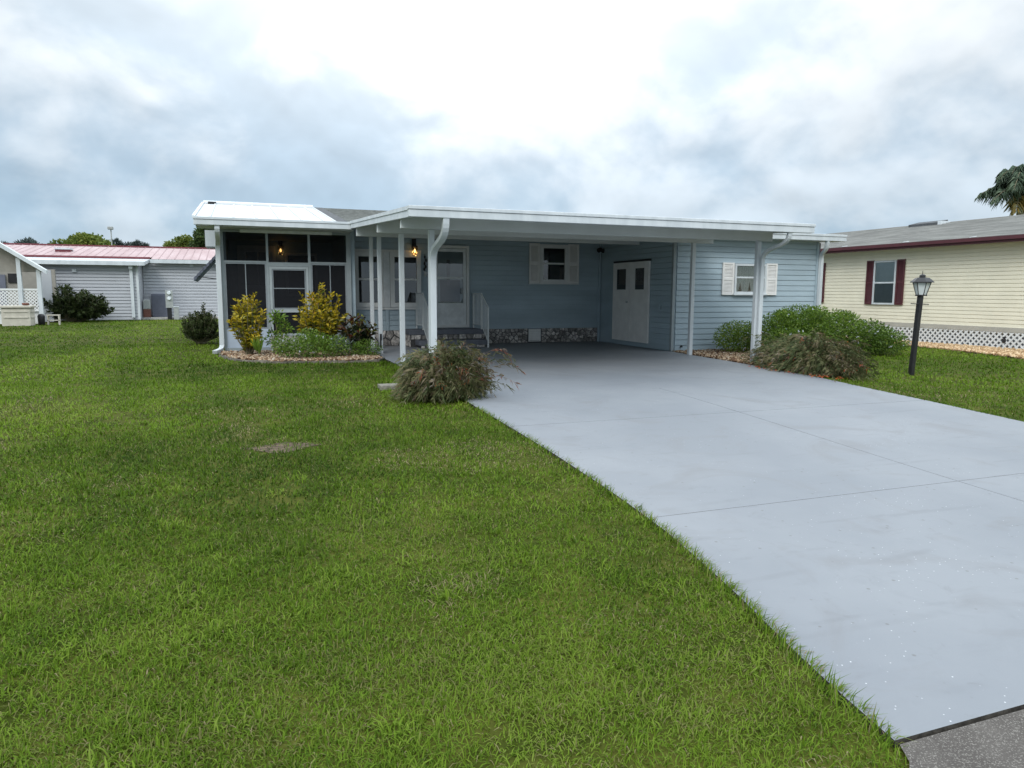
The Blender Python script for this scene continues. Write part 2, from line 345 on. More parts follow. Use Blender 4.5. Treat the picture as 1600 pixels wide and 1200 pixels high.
# ------------------------------------------------------------------ the blue house
house = thing('blue_house', 'pale blue single storey house with white carport, screened porch and shed wing', 'house', (6, 18, 0))
def boards(parent, mp, u0, u1, z0, z1, h=.1265, proud=.026, mt_=M['siding'], name='siding_board'):
    mb = MB(); L_ = u1-u0
    for u in (0, L_):
        mb.v += [mp(u, proud, 0), mp(u, 0, 0), mp(u, 0, h-.013), mp(u, proud*.62, h-.013)]
    mb.f = [(0, 4, 7, 3), (0, 1, 5, 4), (3, 7, 6, 2), (0, 3, 2, 1), (4, 5, 6, 7), (1, 2, 6, 5)]
    o0 = Vector(mp(0, 0, 0)); du = Vector(mp(1, 0, 0))-o0; z = z0; k = 0; cache = {}
    def piece(ln, pr):
        if (ln, pr) not in cache:
            b_ = MB()
            for u in (0, ln): b_.v += [mp(u, pr, 0), mp(u, 0, 0), mp(u, 0, h-.013), mp(u, pr*.62, h-.013)]
            b_.f = list(mb.f); cache[(ln, pr)] = b_.mesh(name, mt_)
        return cache[(ln, pr)]
    while z < z1-.03:
        cut = round(L_*(.62 if k % 4 < 2 else .37), 3)
        link(name, piece(cut, proud), parent, du*u0+Vector((0, 0, z))); link(name, piece(round(L_-cut-.002, 3), proud-.005), parent, du*(u0+cut+.002)+Vector((0, 0, z))); z += h; k += 1
Wm = MB().box(2.40, 9.30, 17.96, 18.10, -.05, 2.86).build('wall', M['siding'], house)           # wall under the carport
boards(Wm, face_y(17.958), 2.42, 9.275, .385, 2.84)
Ws = MB().box(9.29, 9.42, 14.45, 17.95, -.05, 2.62).build('wall', M['siding'], house)          # shed side
boards(Ws, face_x(9.288), 14.40, 17.945, .015, 2.6)
Wf = MB().box(9.30, 13.40, 14.335, 14.45, -.05, 2.66).build('wall', M['siding'], house)         # shed front
boards(Wf, face_y(14.333), 9.36, 13.36, .015, 2.62)
MB().box(13.27, 13.40, 14.45, 25.9, -.05, 2.66).build('wall', M['siding'], house)
MB().box(-.36, 13.27, 25.8, 25.93, -.05, 2.8).build('wall', M['siding'], house)
MB().box(-.36, -.25, 17.2, 25.8, -.05, 2.66).build('wall', M['siding'], house)
for x, y in ((9.250, 14.295), (13.35, 14.295)):
    MB().box(x, x+.06, y, y+.08, 0, 2.62).build('corner_trim', M['siding' if x > 12 else 'greyframe'], house)
MB().box(9.215, 9.255, 17.87, 17.94, 0, 2.7).build('corner_trim', M['siding'], house)
# stone skirt as separate field stones
def clip(poly, p, n):
    r = []
    for i in range(len(poly)):
        a, c = poly[i], poly[(i+1) % len(poly)]; da = (a[0]-p[0])*n[0]+(a[1]-p[1])*n[1]; dc = (c[0]-p[0])*n[0]+(c[1]-p[1])*n[1]
        if da <= 0: r.append(a)
        if da*dc < 0: t = da/(da-dc); r.append((a[0]+(c[0]-a[0])*t, a[1]+(c[1]-a[1])*t))
    return r
def stones(parent, mp, u0, u1, z0, z1, s, gap, seed, name='stone'):
    rd = random.Random(seed); pts = []
    nu = max(1, round((u1-u0)/s)); nv = max(1, round((z1-z0)/(s*.72)))
    for i in range(nu):
        for j in range(nv): pts.append((u0+(i+.5+rd.uniform(-.38, .38)+(.25 if j % 2 else -.25))*(u1-u0)/nu, z0+(j+.5+rd.uniform(-.33, .33))*(z1-z0)/nv))
    for k, p in enumerate(pts):
        poly = [(u0, z0), (u1, z0), (u1, z1), (u0, z1)]
        for q in pts:
            if q is p or abs(q[0]-p[0]) > 3*s: continue
            d = (q[0]-p[0], q[1]-p[1]); l = math.hypot(*d)
            if l < 1e-6: continue
            nn = (d[0]/l, d[1]/l); poly = clip(poly, (p[0]+d[0]/2-nn[0]*gap, p[1]+d[1]/2-nn[1]*gap), nn)
            if len(poly) < 3: break
        if len(poly) < 3: continue
        c = (sum(a for a, _ in poly)/len(poly), sum(a for _, a in poly)/len(poly)); n = len(poly); h = rd.uniform(.012, .03)
        v = [mp(a, 0, z) for a, z in poly]+[mp(c[0]+(a-c[0])*.95, h*.7, c[1]+(z-c[1])*.95) for a, z in poly]+[mp(c[0]+(a-c[0])*.74, h, c[1]+(z-c[1])*.74) for a, z in poly]
        f = [(i, (i+1) % n, n+(i+1) % n, n+i) for i in range(n)]+[(n+i, n+(i+1) % n, 2*n+(i+1) % n, 2*n+i) for i in range(n)]+[tuple(2*n+i for i in range(n))]
        MB().add(v, f).build(name, M['stone'], parent)
skirt = MB().box(2.42, 9.22, 17.945, 17.957, .002, .382).build('stone_skirt', M['mortar'], house)
stones(skirt, face_y(17.944), 2.45, 4.0, .005, .38, .26, .012, 3)
stones(skirt, face_y(17.944), 5.75, 7.14, .005, .38, .145, .007, 4); stones(skirt, face_y(17.944), 7.55, 9.21, .005, .38, .145, .007, 5)
# crawl space vent
mp = face_y(17.944); vt = MB()
vt.box(7.17, 7.52, 0, .02, .035, .06, mp).box(7.17, 7.52, 0, .02, .345, .37, mp).box(7.17, 7.20, 0, .02, .06, .345, mp).box(7.49, 7.52, 0, .02, .06, .345, mp)
vent = vt.build('vent', M['frame'], house); MB().box(7.2, 7.49, 0, .002, .06, .345, mp).build('vent_backing', M['dark'], vent)
for k in range(6):
    z = .07+k*.046; v = [mp(u, d, zz) for u in (7.2, 7.49) for d, zz in ((.004, z+.038), (.018, z), (.018, z+.006), (.004, z+.044))]
    MB().add(v, [(0, 1, 5, 4), (1, 2, 6, 5), (2, 3, 7, 6), (3, 0, 4, 7)]).build('vent_slat', M['frame'], vent)
# steps
st = MB().box(3.80, 5.70, 17.27, 17.944, .30, .42).build('step', M['step'], house, bevel=.012); st['label'] = 'dark grey landing slab at the front door'
s2 = MB().box(3.95, 5.66, 16.85, 17.30, .06, .18).build('step', M['step'], house, bevel=.012)
r1 = MB().box(3.84, 5.67, 17.31, 17.944, .0, .30).build('step_riser', M['mortar'], house); stones(r1, face_y(17.309), 3.86, 5.65, .185, .298, .17, .006, 8)
stones(r1, face_x(3.839), 17.33, 17.93, .01, .298, .17, .006, 12)
r2_ = MB().box(3.99, 5.62, 16.89, 17.29, .0, .06).build('step_riser', M['mortar'], house); stones(r2_, face_y(16.889), 4.0, 5.61, .004, .058, .17, .006, 9)
# railings
def railing(X):
    P = [(X, 17.90, 1.30), (X, 17.22, 1.30), (X, 16.70, .97)]; lo = [(X, 17.90, .52), (X, 17.22, .52), (X, 16.70, .14)]
    mb = MB(); mb.tube(P, .017, 6); mb.tube(lo, .011, 6)
    r = mb.build('railing', M['iron'], house)
    for y, z0, z1 in ((17.90, .42, 1.32), (17.22, .42, 1.32), (16.70, 0.0, .98)): MB().box(X-.016, X+.016, y-.016, y+.016, z0, z1).build('railing_post', M['iron'], r)
    for k in range(1, 6): y = 17.90-.68*k/6; MB().box(X-.007, X+.007, y-.007, y+.007, .52, 1.295).build('baluster', M['iron'], r)
    for k in range(1, 5):
        t = k/5; y = 17.22-.52*t; MB().box(X-.007, X+.007, y-.007, y+.007, .52-.38*t, 1.295-.33*t).build('baluster', M['iron'], r)
railing(5.62); railing(4.13)
# windows and doors: frame, glass and what shows behind it
def bars(parent, mp, u0, u1, z0, z1, t, d0, d1, mt_, name='frame', rails=(), muls=(), rt_=.03):
    mb = MB(); mb.box(u0, u1, d0, d1, z0, z0+t, mp).box(u0, u1, d0, d1, z1-t, z1, mp).box(u0, u0+t, d0, d1, z0+t, z1-t, mp).box(u1-t, u1, d0, d1, z0+t, z1-t, mp)
    for r in rails: mb.box(u0+t, u1-t, d0+.003, d1-.004, r-rt_/2, r+rt_/2, mp)
    for r in muls: mb.box(r-rt_/2, r+rt_/2, d0+.003, d1-.004, z0+t, z1-t, mp)
    return mb.build(name, mt_, parent)
def pane(parent, mp, u0, u1, z0, z1, d, mt_, name='pane'):
    q = [Vector(mp(u0, d, z0)), Vector(mp(u1, d, z0)), Vector(mp(u1, d, z1)), Vector(mp(u0, d, z1))]
    if (q[1]-q[0]).cross(q[3]-q[0]).dot(Vector(mp(0, 1, 0))-Vector(mp(0, 0, 0))) < 0: q.reverse()
    return MB().quad(*q).build(name, mt_, parent)
def shutter(parent, mp, u0, u1, z0, z1, mt_, d=.022):
    s = bars(parent, mp, u0, u1, z0, z1, .045, d, d+.03, mt_, 'shutter', rails=((z0+z1)/2,), rt_=.06)
    MB().box(u0+.03, u1-.03, d-.002, d+.004, z0+.03, z1-.03, mp).build('backing', mt_, s)
    mb = MB(); n = int((z1-z0-.1)/.032)
    for k in range(n):
        z = z0+.05+k*.032
        if abs(z+.014-(z0+z1)/2) < .04: continue
        v = [mp(u, dd, zz) for u in (u0+.045, u1-.045) for dd, zz in ((d+.006, z+.028), (d+.024, z), (d+.024, z+.005))]
        mb.add(v, [(0, 1, 4, 3), (1, 2, 5, 4), (2, 0, 3, 5)])
    mb.build('louvres', mt_, s)
mp = face_y(17.930)
def wall_window(parent, mp, u0, u1, z0, z1, t, rail, back=M['dark']):
    w = bars(parent, mp, u0, u1, z0, z1, t, 0, .06, M['frame'], 'window', rails=(rail,), rt_=.045)
    MB().box(u0+.01, u1-.01, 0, .008, z0+.01, z1-.01, mp).build('room_backing', back, w)
    pane(w, mp, u0+t, u1-t, z0+t, z1-t, .03, M['glass']); return w
w = wall_window(house, mp, 7.46, 8.28, 1.58, 2.60, .10, 2.10)
MB().box(7.15, 8.61, 0, .05, 1.555, 1.58, mp).build('sill', M['frame'], w)
shutter(house, mp, 7.16, 7.455, 1.585, 2.62, M['shutter']); shutter(house, mp, 8.285, 8.60, 1.585, 2.62, M['shutter'])
# pair of front windows with wide white trim
MB().box(2.56, 4.27, 0, .030, .90, .955, mp).build('window_sill', M['frame'], house)
MB().box(2.56, 4.27, 0, .024, 2.30, 2.36, mp).build('window_head', M['frame'], house)
MB().box(3.31, 3.47, 0, .045, .957, 2.298, mp).build('window_post', M['whitedirty'], house)
for a, c in ((2.60, 3.305), (3.475, 4.25)): wall_window(house, mp, a, c, .96, 2.295, .11, 1.64)
MB().box(3.36, 3.43, .0, .03, .38, .898, mp).build('corner_trim', M['siding'], house)
# storm door
dr = bars(house, mp, 4.52, 5.50, .44, 2.50, .07, 0, .07, M['frame'], 'front_door')
bars(dr, mp, 4.60, 5.42, .46, 2.42, .075, .02, .055, M['whitedirty'], 'door_leaf', rails=(1.69,), rt_=.05)
MB().box(4.67, 5.35, .024, .045, .53, 1.06, mp).build('kick_panel', M['whitedirty'], dr)
bars(dr, mp, 4.74, 5.28, .60, .99, .02, .045, .052, M['whitedirty'], 'panel_moulding')
MB().box(4.6, 5.42, 0, .012, 1.06, 2.38, mp).build('inner_door', M['greyframe'], dr)
MB().box(4.75, 5.27, .011, .02, 1.08, 1.64, mp).build('inner_glass', M['dark'], dr)
MB().box(4.92, 5.00, .013, .022, 1.5, 2.14, mp).build('door_hanging', M['black'], dr)
pane(dr, mp, 4.675, 5.345, 1.06, 2.345, .036, M['glass'])
MB().tube([mp(5.30, .06, 1.30), mp(5.30, .10, 1.30), mp(5.30, .10, 1.42), mp(5.30, .06, 1.42)], .012, 6).build('handle', M['metergrey'], dr)
# lantern by the windows
def lantern(root, x, y, z, hang=True):
    l = MB().box(x-.05, x+.05, y+.06, y+.10, z+.10, z+.30).tube([(x, y+.08, z+.22), (x, y, z+.26), (x, y, z+.14)], .012, 6).build('wall_lamp', M['black'], root)
    MB().lathe([(.012, .15), (.07, .12), (.085, .10)], (x, y, z), 8).build('lamp_cap', M['black'], l)
    MB().lathe([(.045, -.12), (.06, -.1), (.08, .1)], (x, y, z), 8).build('lamp_glass', M['lampglass'], l)
    MB().lathe([(.004, -.05), (.024, -.03), (.028, 0), (.016, .03), (.004, .05)], (x, y, z), 8).build('bulb', M['bulb'], l, smooth=True)
lantern(house, 4.08, 17.80, 2.34)
# dark wall hanging and white bird ornament by the door
hg = MB()
for k, (du, z) in enumerate(((0, 2.20), (.03, 2.12), (-.01, 2.04), (.02, 1.96), (-.02, 1.90))):
    hg.lathe([(.004, -.05), (.022, -.02), (.026, .01), (.004, .05)], (4.36+du, 17.90, z), 6)
hg.tube([(4.36, 17.90, 2.28), (4.36, 17.90, 1.86)], .006, 5); hg.build('wall_hanging', M['black'], house)
bd = MB().tube([mp(4.30, .04, 1.86), mp(4.37, .05, 1.80), mp(4.43, .04, 1.72)], [.006, .026, .006], 7)
bd.add([mp(4.36, .05, 1.82), mp(4.41, .07, 1.83), mp(4.47, .06, 1.78), mp(4.40, .05, 1.79)], [(0, 1, 2, 3)]).add([mp(4.36, .05, 1.80), mp(4.37, .08, 1.74), mp(4.34, .07, 1.69), mp(4.34, .05, 1.77)], [(0, 1, 2, 3)])
bd.build('bird_ornament', M['white'], house)
# flood light in the corner
fl = MB().tube([(9.20, 17.93, 2.50), (9.20, 17.80, 2.50)], .05, 10).tube([(9.20, 17.82, 2.50), (9.12, 17.74, 2.46)], [.03, .055], 8).tube([(9.20, 17.82, 2.50), (9.24, 17.70, 2.45)], [.03, .055], 8)
fl.build('flood_light', M['black'], house, smooth=True)
# shed double doors on the side wall
mp = face_x(9.258)
for a, c in ((15.30, 16.185), (16.20, 17.07)):
    dd = bars(house, mp, a, c, .12, 2.10, .035, 0, .05, M['shutter'], 'shed_door')
    wz0, wz1, wa, wb = 1.42, 1.94, a+.21 if a < 16 else a+.20, c-.24 if a < 16 else c-.19
    MB().box(a+.03, c-.03, .01, .046, .15, wz0, mp).box(a+.03, c-.03, .01, .046, wz1, 2.07, mp).box(a+.03, wa, .01, .046, wz0, wz1, mp).box(wb, c-.03, .01, .046, wz0, wz1, mp).build('door_panel', M['shutter'], dd)
    MB().box(wa, wb, .012, .034, wz0, wz1, mp).build('room_backing', M['dark'], dd); pane(dd, mp, wa, wb, wz0, wz1, .040, M['glass'])
    if a > 16: MB().lathe([(.02, 0), (.028, .02), (.03, .035), (.01, .05)], (0, 0, 0), 10).build('knob', M['metergrey'], dd).matrix_basis = Matrix.Translation(Vector(mp(16.29, .05, 1.11)))@Matrix.Rotation(-math.pi/2, 4, 'Y')
MB().box(15.27, 17.10, 0, .03, 2.103, 2.15, mp).build('door_head', M['black'], house)
MB().box(14.80, 14.87, .005, .03, .95, 1.07, mp).build('outlet_box', M['siding'], house)
# shed window with lace curtains
mp = face_y(14.304)
w = bars(house, mp, 10.91, 11.82, 1.33, 2.03, .05, 0, .055, M['white'], 'window', rails=(1.71,), rt_=.04)
MB().box(10.93, 11.80, 0, .004, 1.35, 2.01, mp).build('room_backing', M['dark'], w)
def drape(u0, u1, z0, z1, n, shape=None):
    v = []; k = 40
    for i in range(k+1):
        t = i/k; u = u0+(u1-u0)*t; d = .014+.006*math.sin(t*n*2*math.pi)
        zb = shape(t) if shape else z0
        v += [mp(u, d, zb), mp(u, d, z1)]
    return MB().add(v, [(2*i, 2*i+2, 2*i+3, 2*i+1) for i in range(k)])
drape(10.955, 11.775, 1.73, 1.99, 14).build('curtain', M['lace'], w)
drape(10.955, 11.775, 1.39, 1.73, 9, lambda t: 1.385+.22*max(0, 1-abs((t*3) % 1-.5)/.16) if t < .97 else 1.385).build('curtain', M['lace'], w)
pane(w, mp, 10.96, 11.77, 1.38, 1.98, .03, M['glass'])
MB().box(10.88, 11.85, 0, .075, 1.295, 1.33, mp).build('sill', M['white'], w)
shutter(house, mp, 10.58, 10.90, 1.30, 2.05, M['shutter'], .006); shutter(house, mp, 11.83, 12.15, 1.30, 2.05, M['shutter'], .006)
MB().tube([mp(9.52, 0, .11), mp(9.52, .05, .11)], .022, 8).build('hose_tap', M['black'], house)
# screened porch
YP = 17.1
po = lambda mb, x0, x1, z0, z1, d=.06: mb.box(x0, x1, YP, YP+d, z0, z1)
fr = MB()
po(fr, -.36, -.30, .05, 2.66); po(fr, .575, .625, .40, 2.66); po(fr, 1.47, 1.525, .40, 2.66); po(fr, 2.32, 2.42, .05, 2.70)
po(fr, -.30, .575, 2.61, 2.66); po(fr, .625, 1.47, 2.61, 2.66); po(fr, 1.525, 2.32, 2.61, 2.66)
po(fr, -.30, .575, 1.962, 1.998); po(fr, .625, 1.47, 1.885, 1.975); po(fr, 1.525, 2.32, 1.962, 1.998)
porch = fr.build('porch_frame', M['greyframe'], house)
for a, c in ((-.30, .575), (.625, 1.47), (1.525, 2.32)):
    MB().quad((a, YP+.03, 1.97), (c, YP+.03, 1.97), (c, YP+.03, 2.61), (a, YP+.03, 2.61)).build('insect_screen', M['screen'], porch)
mp = face_y(YP+.05)
for a, c, mu in ((-.30, .575, .135), (1.525, 2.32, 1.95)):
    w = bars(house, mp, a, c, .50, 1.962, .035, 0, .045, M['alu'], 'porch_window', muls=(mu,), rt_=.022)
    pane(w, mp, a+.035, c-.035, .535, 1.927, .02, M['vinyl'])
    kn = MB().box(a-.05, c+(.05 if a < 0 else 0), YP+.005, YP+.055, .09, .50).build('knee_wall', M['knee'], house)
    MB().box(a-.05, c+.05, YP-.02, YP+.055, -.02, .088).build('base_strip', M['greyframe'], kn)
sdoor = bars(house, mp, .63, 1.465, .34, 1.88, .05, .0, .05, M['doorgrey'], 'screen_door', rails=(.90,), rt_=.075)
bars(sdoor, mp, .685, 1.41, .94, 1.828, .028, .004, .040, M['alu'], 'sash', rails=(1.40,), rt_=.022)
pane(sdoor, mp, .70, 1.395, .955, 1.815, .02, M['vinyl']); pane(sdoor, mp, .68, 1.415, .39, .862, .02, M['vinyl'], 'lower_screen')
MB().box(.60, 1.49, YP-.25, YP+.05, -.02, .14).box(.60, 1.49, YP-.06, YP+.05, .14, .33).build('porch_step', M['concrete'], house)
# inside the porch: floor, end and back walls, door, window, lit lantern
MB().box(-.25, 2.40, YP+.07, 20.6, -.02, .12).build('porch_floor', M['step'], house)
MB().box(-.25, 2.42, 20.6, 20.72, .1, 2.66).build('wall', M['siding'], house)
MB().box(2.42, 2.52, YP+.06, 20.6, .0, 2.72).build('wall', M['siding'], house)
MB().box(-.30, 2.42, YP+.07, 20.6, 2.665, 2.70).build('porch_ceiling', M['soffit'], house)
mp = face_y(20.59)
bars(house, mp, -.03, .93, .13, 2.53, .08, 0, .05, M['frame'], 'inner_door_frame'); ind = MB().box(.05, .85, .0, .03, .15, 2.45, mp).build('inner_door', M['whitedirty'], house)
for a, c in ((.19, .46), (.50, .76)): MB().box(a, c, .03, .034, 1.5, 2.36, mp).build('door_light', M['bluescreen'], ind)
w = bars(house, mp, 1.17, 2.0, 1.2, 2.36, .07, 0, .05, M['frame'], 'window'); MB().box(1.22, 1.95, 0, .02, 1.25, 2.31, mp).build('room_backing', M['dark'], w)
lantern(house, 1.06, 20.45, 2.42)
# ---- roofs
SL = .165
zr = lambda y: 2.84+SL*(y-16.45)
rg = (21.6, zr(21.6))
def roofslab(x0, x1, y0, y1, th=.05, up_=0):
    return MB().add([(x, y, zr(y)+up_-t) for t in (th, 0) for y in (y0, y1) for x in (x0, x1)], [(0, 2, 3, 1), (4, 5, 7, 6), (0, 1, 5, 4), (2, 6, 7, 3), (0, 4, 6, 2), (1, 3, 7, 5)])
pm = MB().box(-.79, 2.02, 16.50, 16.52, 2.70, 2.80).build('metal_roof', M['roofwhite'], house)
edges = [-.80, -.52, -.06, .40, .86, 1.32, 1.78, 2.02]
for a, c in zip(edges[:-1], edges[1:]):
    roofslab(a+.004, c-.004, 16.46, 21.45).build('roof_panel', M['roofwhite'], pm)
    mb = MB(); yy = (16.46, 21.45)
    mb.add([(x, y, zr(y)+h) for y in yy for x, h in ((c-.026, 0), (c-.018, .022), (c+.018, .022), (c+.026, 0))], [(0, 1, 5, 4), (1, 2, 6, 5), (2, 3, 7, 6), (0, 3, 2, 1), (4, 5, 6, 7)])
    mb.build('standing_seam', M['roofwhite'], pm)
cap_ = MB().add([(x, y, z) for x in (-.82, 2.02) for y, z in ((21.30, zr(21.3)+.005), (21.33, zr(21.33)+.05), (21.6, rg[1]+.07), (21.9, rg[1]+.03))], [(0, 4, 5, 1), (1, 5, 6, 2), (2, 6, 7, 3), (0, 1, 2, 3), (4, 7, 6, 5)]); cap_.build('ridge_cap', M['roofwhite'], pm)
MB().box(-.70, -.50, 21.2, 21.30, zr(21.2)+.01, zr(21.25)+.06).build('ridge_closure', M['black'], pm)
MB().add([(x, y, zr(y)+h) for x in (-.86, -.80) for y, h in ((16.46, -.02), (16.46, .035), (21.5, .035), (21.5, -.02))], [(0, 1, 2, 3), (4, 7, 6, 5), (0, 4, 5, 1), (1, 5, 6, 2), (2, 6, 7, 3), (3, 7, 4, 0)]).build('rake_trim', M['white'], pm)
roofslab(2.02, 2.30, 16.6, 21.6, .05, .012).build('roof_edge_strip', M['shingledark'], house)
sh = MB(); ny = 26
for k in range(ny):        # shingle courses, each lapping the one below
    y0 = 16.6+(21.6-16.6)*k/ny; y1 = 16.6+(21.6-16.6)*(k+1)/ny
    sh.add([(2.30, y0, zr(y0)+.016), (13.9, y0, zr(y0)+.016), (13.9, y1, zr(y1)+.004), (2.30, y1, zr(y1)+.004), (2.30, y0, zr(y0)-.03), (13.9, y0, zr(y0)-.03)], [(0, 1, 2, 3), (4, 5, 1, 0)])
sh.add([(-.8, 21.6, rg[1]), (13.9, 21.6, rg[1]), (13.9, 26.4, rg[1]-.8), (-.8, 26.4, rg[1]-.8)], [(0, 1, 2, 3)])
sh.build('shingle_roof', M['shingle'], house)
def gutter(x0, x1, y, z0, z1, name='gutter', lip=.014):
    mb = MB().box(x0, x1, y, y+.10, z0, z1-.055).box(x0-.008, x1+.008, y-lip, y+.10, z1-.052, z1)
    return mb.build(name, M['white'], house, bevel=.006)
gutter(-.83, 2.352, 16.35, 2.685, 2.845)
MB().box(-.80, 2.40, 16.45, YP+.02, 2.665, 2.684).build('soffit', M['soffit'], house)
MB().box(.05, 2.0, YP-.10, YP-.01, 2.60, 2.662).build('blind_box', M['whitedirty'], house)
# gable end of the porch roof
MB().add([(-.36, y, z) for y, z in ((YP, 2.66), (25.8, 2.66), (25.8, 2.95), (21.6, 3.62), (YP, 2.9))], [(0, 1, 2, 3, 4)]).build('gable_wall', M['siding'], house)
MB().box(-.80, -.50, 20.9, 22.0, 2.50, 2.92).build('soffit_box', M['white'], house)
# carport roof: ribbed white pans, beams and posts
zc_ = lambda y: 2.565+(.30/5.9)*(y-10.58)
cr = MB(); NX = 24
for k in range(NX):
    a = 2.42+(9.66-2.42)*k/NX; c = 2.42+(9.66-2.42)*(k+1)/NX
    cr.add([(x, y, zc_(y)-t) for t in (.075, .0) for y in (10.6, 17.93) for x in (a+.003, c-.003)], [(0, 2, 3, 1), (4, 5, 7, 6), (0, 1, 5, 4), (2, 6, 7, 3), (0, 4, 6, 2), (1, 3, 7, 5)])
cr.build('carport_roof', M['soffit'], house)
MB().add([(x, y, zc_(y)+h) for x in (2.33, 2.415) for y, h in ((10.60, -.150), (10.60, -.055), (16.40, -.055), (16.40, -.150))], [(0, 1, 2, 3), (4, 7, 6, 5), (0, 4, 5, 1), (1, 5, 6, 2), (2, 6, 7, 3), (3, 7, 4, 0)]).build('side_fascia', M['white'], house)
MB().add([(x, y, zc_(y)+h) for x in (2.316, 2.43) for y, h in ((10.585, -.052), (10.585, .005), (16.36, .005), (16.36, -.052))], [(0, 1, 2, 3), (4, 7, 6, 5), (0, 4, 5, 1), (1, 5, 6, 2), (2, 6, 7, 3), (3, 7, 4, 0)]).build('side_fascia_lip', M['white'], house)
MB().add([(x, y, zc_(y)+h) for x in (9.665, 9.72) for y, h in ((10.60, -.130), (10.60, .01), (17.9, .01), (17.9, -.130))], [(0, 1, 2, 3), (4, 7, 6, 5), (0, 4, 5, 1), (1, 5, 6, 2), (2, 6, 7, 3), (3, 7, 4, 0)]).build('side_fascia', M['white'], house)
gutter(2.33, 9.72, 10.50, 2.415, 2.575)
MB().box(4.6, 9.6, 10.9, 11.1, zc_(11)+.005, zc_(11)+.035).build('roof_seam_strip', M['roofwhite'], house)
for Y, x1, z0, z1 in ((11.35, 9.48, 2.315, 2.525), (13.4, 9.63, 2.40, 2.63), (15.9, 9.27, 2.51, 2.755)):
    MB().box(2.38, x1, Y-.04, Y+.04, z0, z1).build('beam', M['soffit'], house, bevel=.006)
def post(x, y, z1, w=.09): return MB().box(x-w/2, x+w/2, y-w/2, y+w/2, -.02, z1).build('post', M['white'], house, bevel=.008)
post(2.87, 11.36, 2.31, .09); post(9.17, 11.33, 2.31, .085); post(2.83, 13.45, 2.40); post(9.15, 13.40, 2.40, .085); post(2.86, 15.9, 2.51, .085); post(2.87, 17.0, 2.60, .085)
bs = MB().box(2.85, 2.875, 15.72, 15.74, 0, .28).build('post_stake', M['white'], house); MB().box(2.835, 2.875, 15.84, 15.856, .12, .42).build('post_tag', M['black'], house)
# downspouts
def dspout(path, side, w=.075, d=.085): return MB().sweep(path, w, d, side).build('downspout', M['white'], house, bevel=.01)
def arc(p0, p1, p2, n=5):
    p0, p1, p2 = Vector(p0), Vector(p1), Vector(p2); return [p0*(1-t)**2+p1*2*t*(1-t)+p2*t*t for t in [i/n for i in range(n+1)]]
dspout([(2.89, 10.55, 2.43)]+arc((2.89, 10.56, 2.34), (2.89, 10.58, 2.20), (2.885, 10.76, 2.13))+arc((2.875, 11.02, 2.05), (2.87, 11.24, 2.00), (2.87, 11.265, 1.84))+[(2.87, 11.265, .04)], (1, 0, 0), .08, .10)
dspout([(9.21, 10.55, 2.43)]+arc((9.21, 10.56, 2.36), (9.21, 10.58, 2.26), (9.215, 10.76, 2.21))+arc((9.215, 11.02, 2.15), (9.215, 11.22, 2.10), (9.215, 11.25, 1.98))+[(9.215, 11.25, .02)], (1, 0, 0), .06, .08)
dspout([(-.39, 16.42, 2.70)]+arc((-.39, 16.42, 2.62), (-.39, 16.45, 2.50), (-.39, 16.75, 2.42))+arc((-.40, 16.95, 2.36), (-.41, 17.02, 2.32), (-.41, 17.03, 2.20))+[(-.41, 17.03, .22)]+arc((-.41, 17.03, .16), (-.41, 17.0, .06), (-.50, 16.9, .04))+[(-.56, 16.85, .02)], (1, 0, 0), .085, .10)
dspout([(13.33, 13.95, 2.62)]+arc((13.33, 13.96, 2.54), (13.34, 13.98, 2.42), (13.36, 14.06, 2.38))+arc((13.40, 14.16, 2.33), (13.45, 14.25, 2.30), (13.455, 14.26, 2.18))+[(13.455, 14.26, .05)], (1, .3, 0), .08, .10)
# shed wing roof
gutter(9.78, 13.86, 13.90, 2.60, 2.755)
MB().add([(x, y, 2.745+.03*(y-13.95)-t) for t in (.08, 0) for y in (14.0, 18.2) for x in (9.75, 13.84)], [(0, 2, 3, 1), (4, 5, 7, 6), (0, 1, 5, 4), (2, 6, 7, 3), (0, 4, 6, 2), (1, 3, 7, 5)]).build('shed_roof', M['roofwhite'], house)
MB().box(9.73, 13.83, 14.0, 14.32, 2.60, 2.64).build('soffit', M['soffit'], house)
MB().box(13.42, 13.50, 14.35, 14.50, 2.2, 2.58).build('eave_bracket', M['acgrey'], house)
pv = MB().lathe([(.03, 0), (.03, .35), (.05, .36), (.05, .38)], (10.4, 17.2, 2.9), 8); pv.build('roof_vent_pipe', M['metergrey'], house)
# window awning on the far side wall
aw = MB()
for k in range(9):
    x0 = -.40-.075*k; z0 = 2.38-.083*k
    aw.add([(x, y, z) for y in (20.2, 22.2) for x, z in ((x0, z0+.03), (x0-.085, z0-.045), (x0-.085, z0-.125), (x0, z0-.05))], [(0, 1, 5, 4), (1, 2, 6, 5), (2, 3, 7, 6), (3, 0, 4, 7), (0, 3, 2, 1), (4, 5, 6, 7)])
awn = aw.build('window_awning', M['acgrey'], house); MB().tube([(-.36, 20.25, 1.62), (-.98, 20.25, 1.70)], .012, 5).build('awning_arm', M['black'], awn)
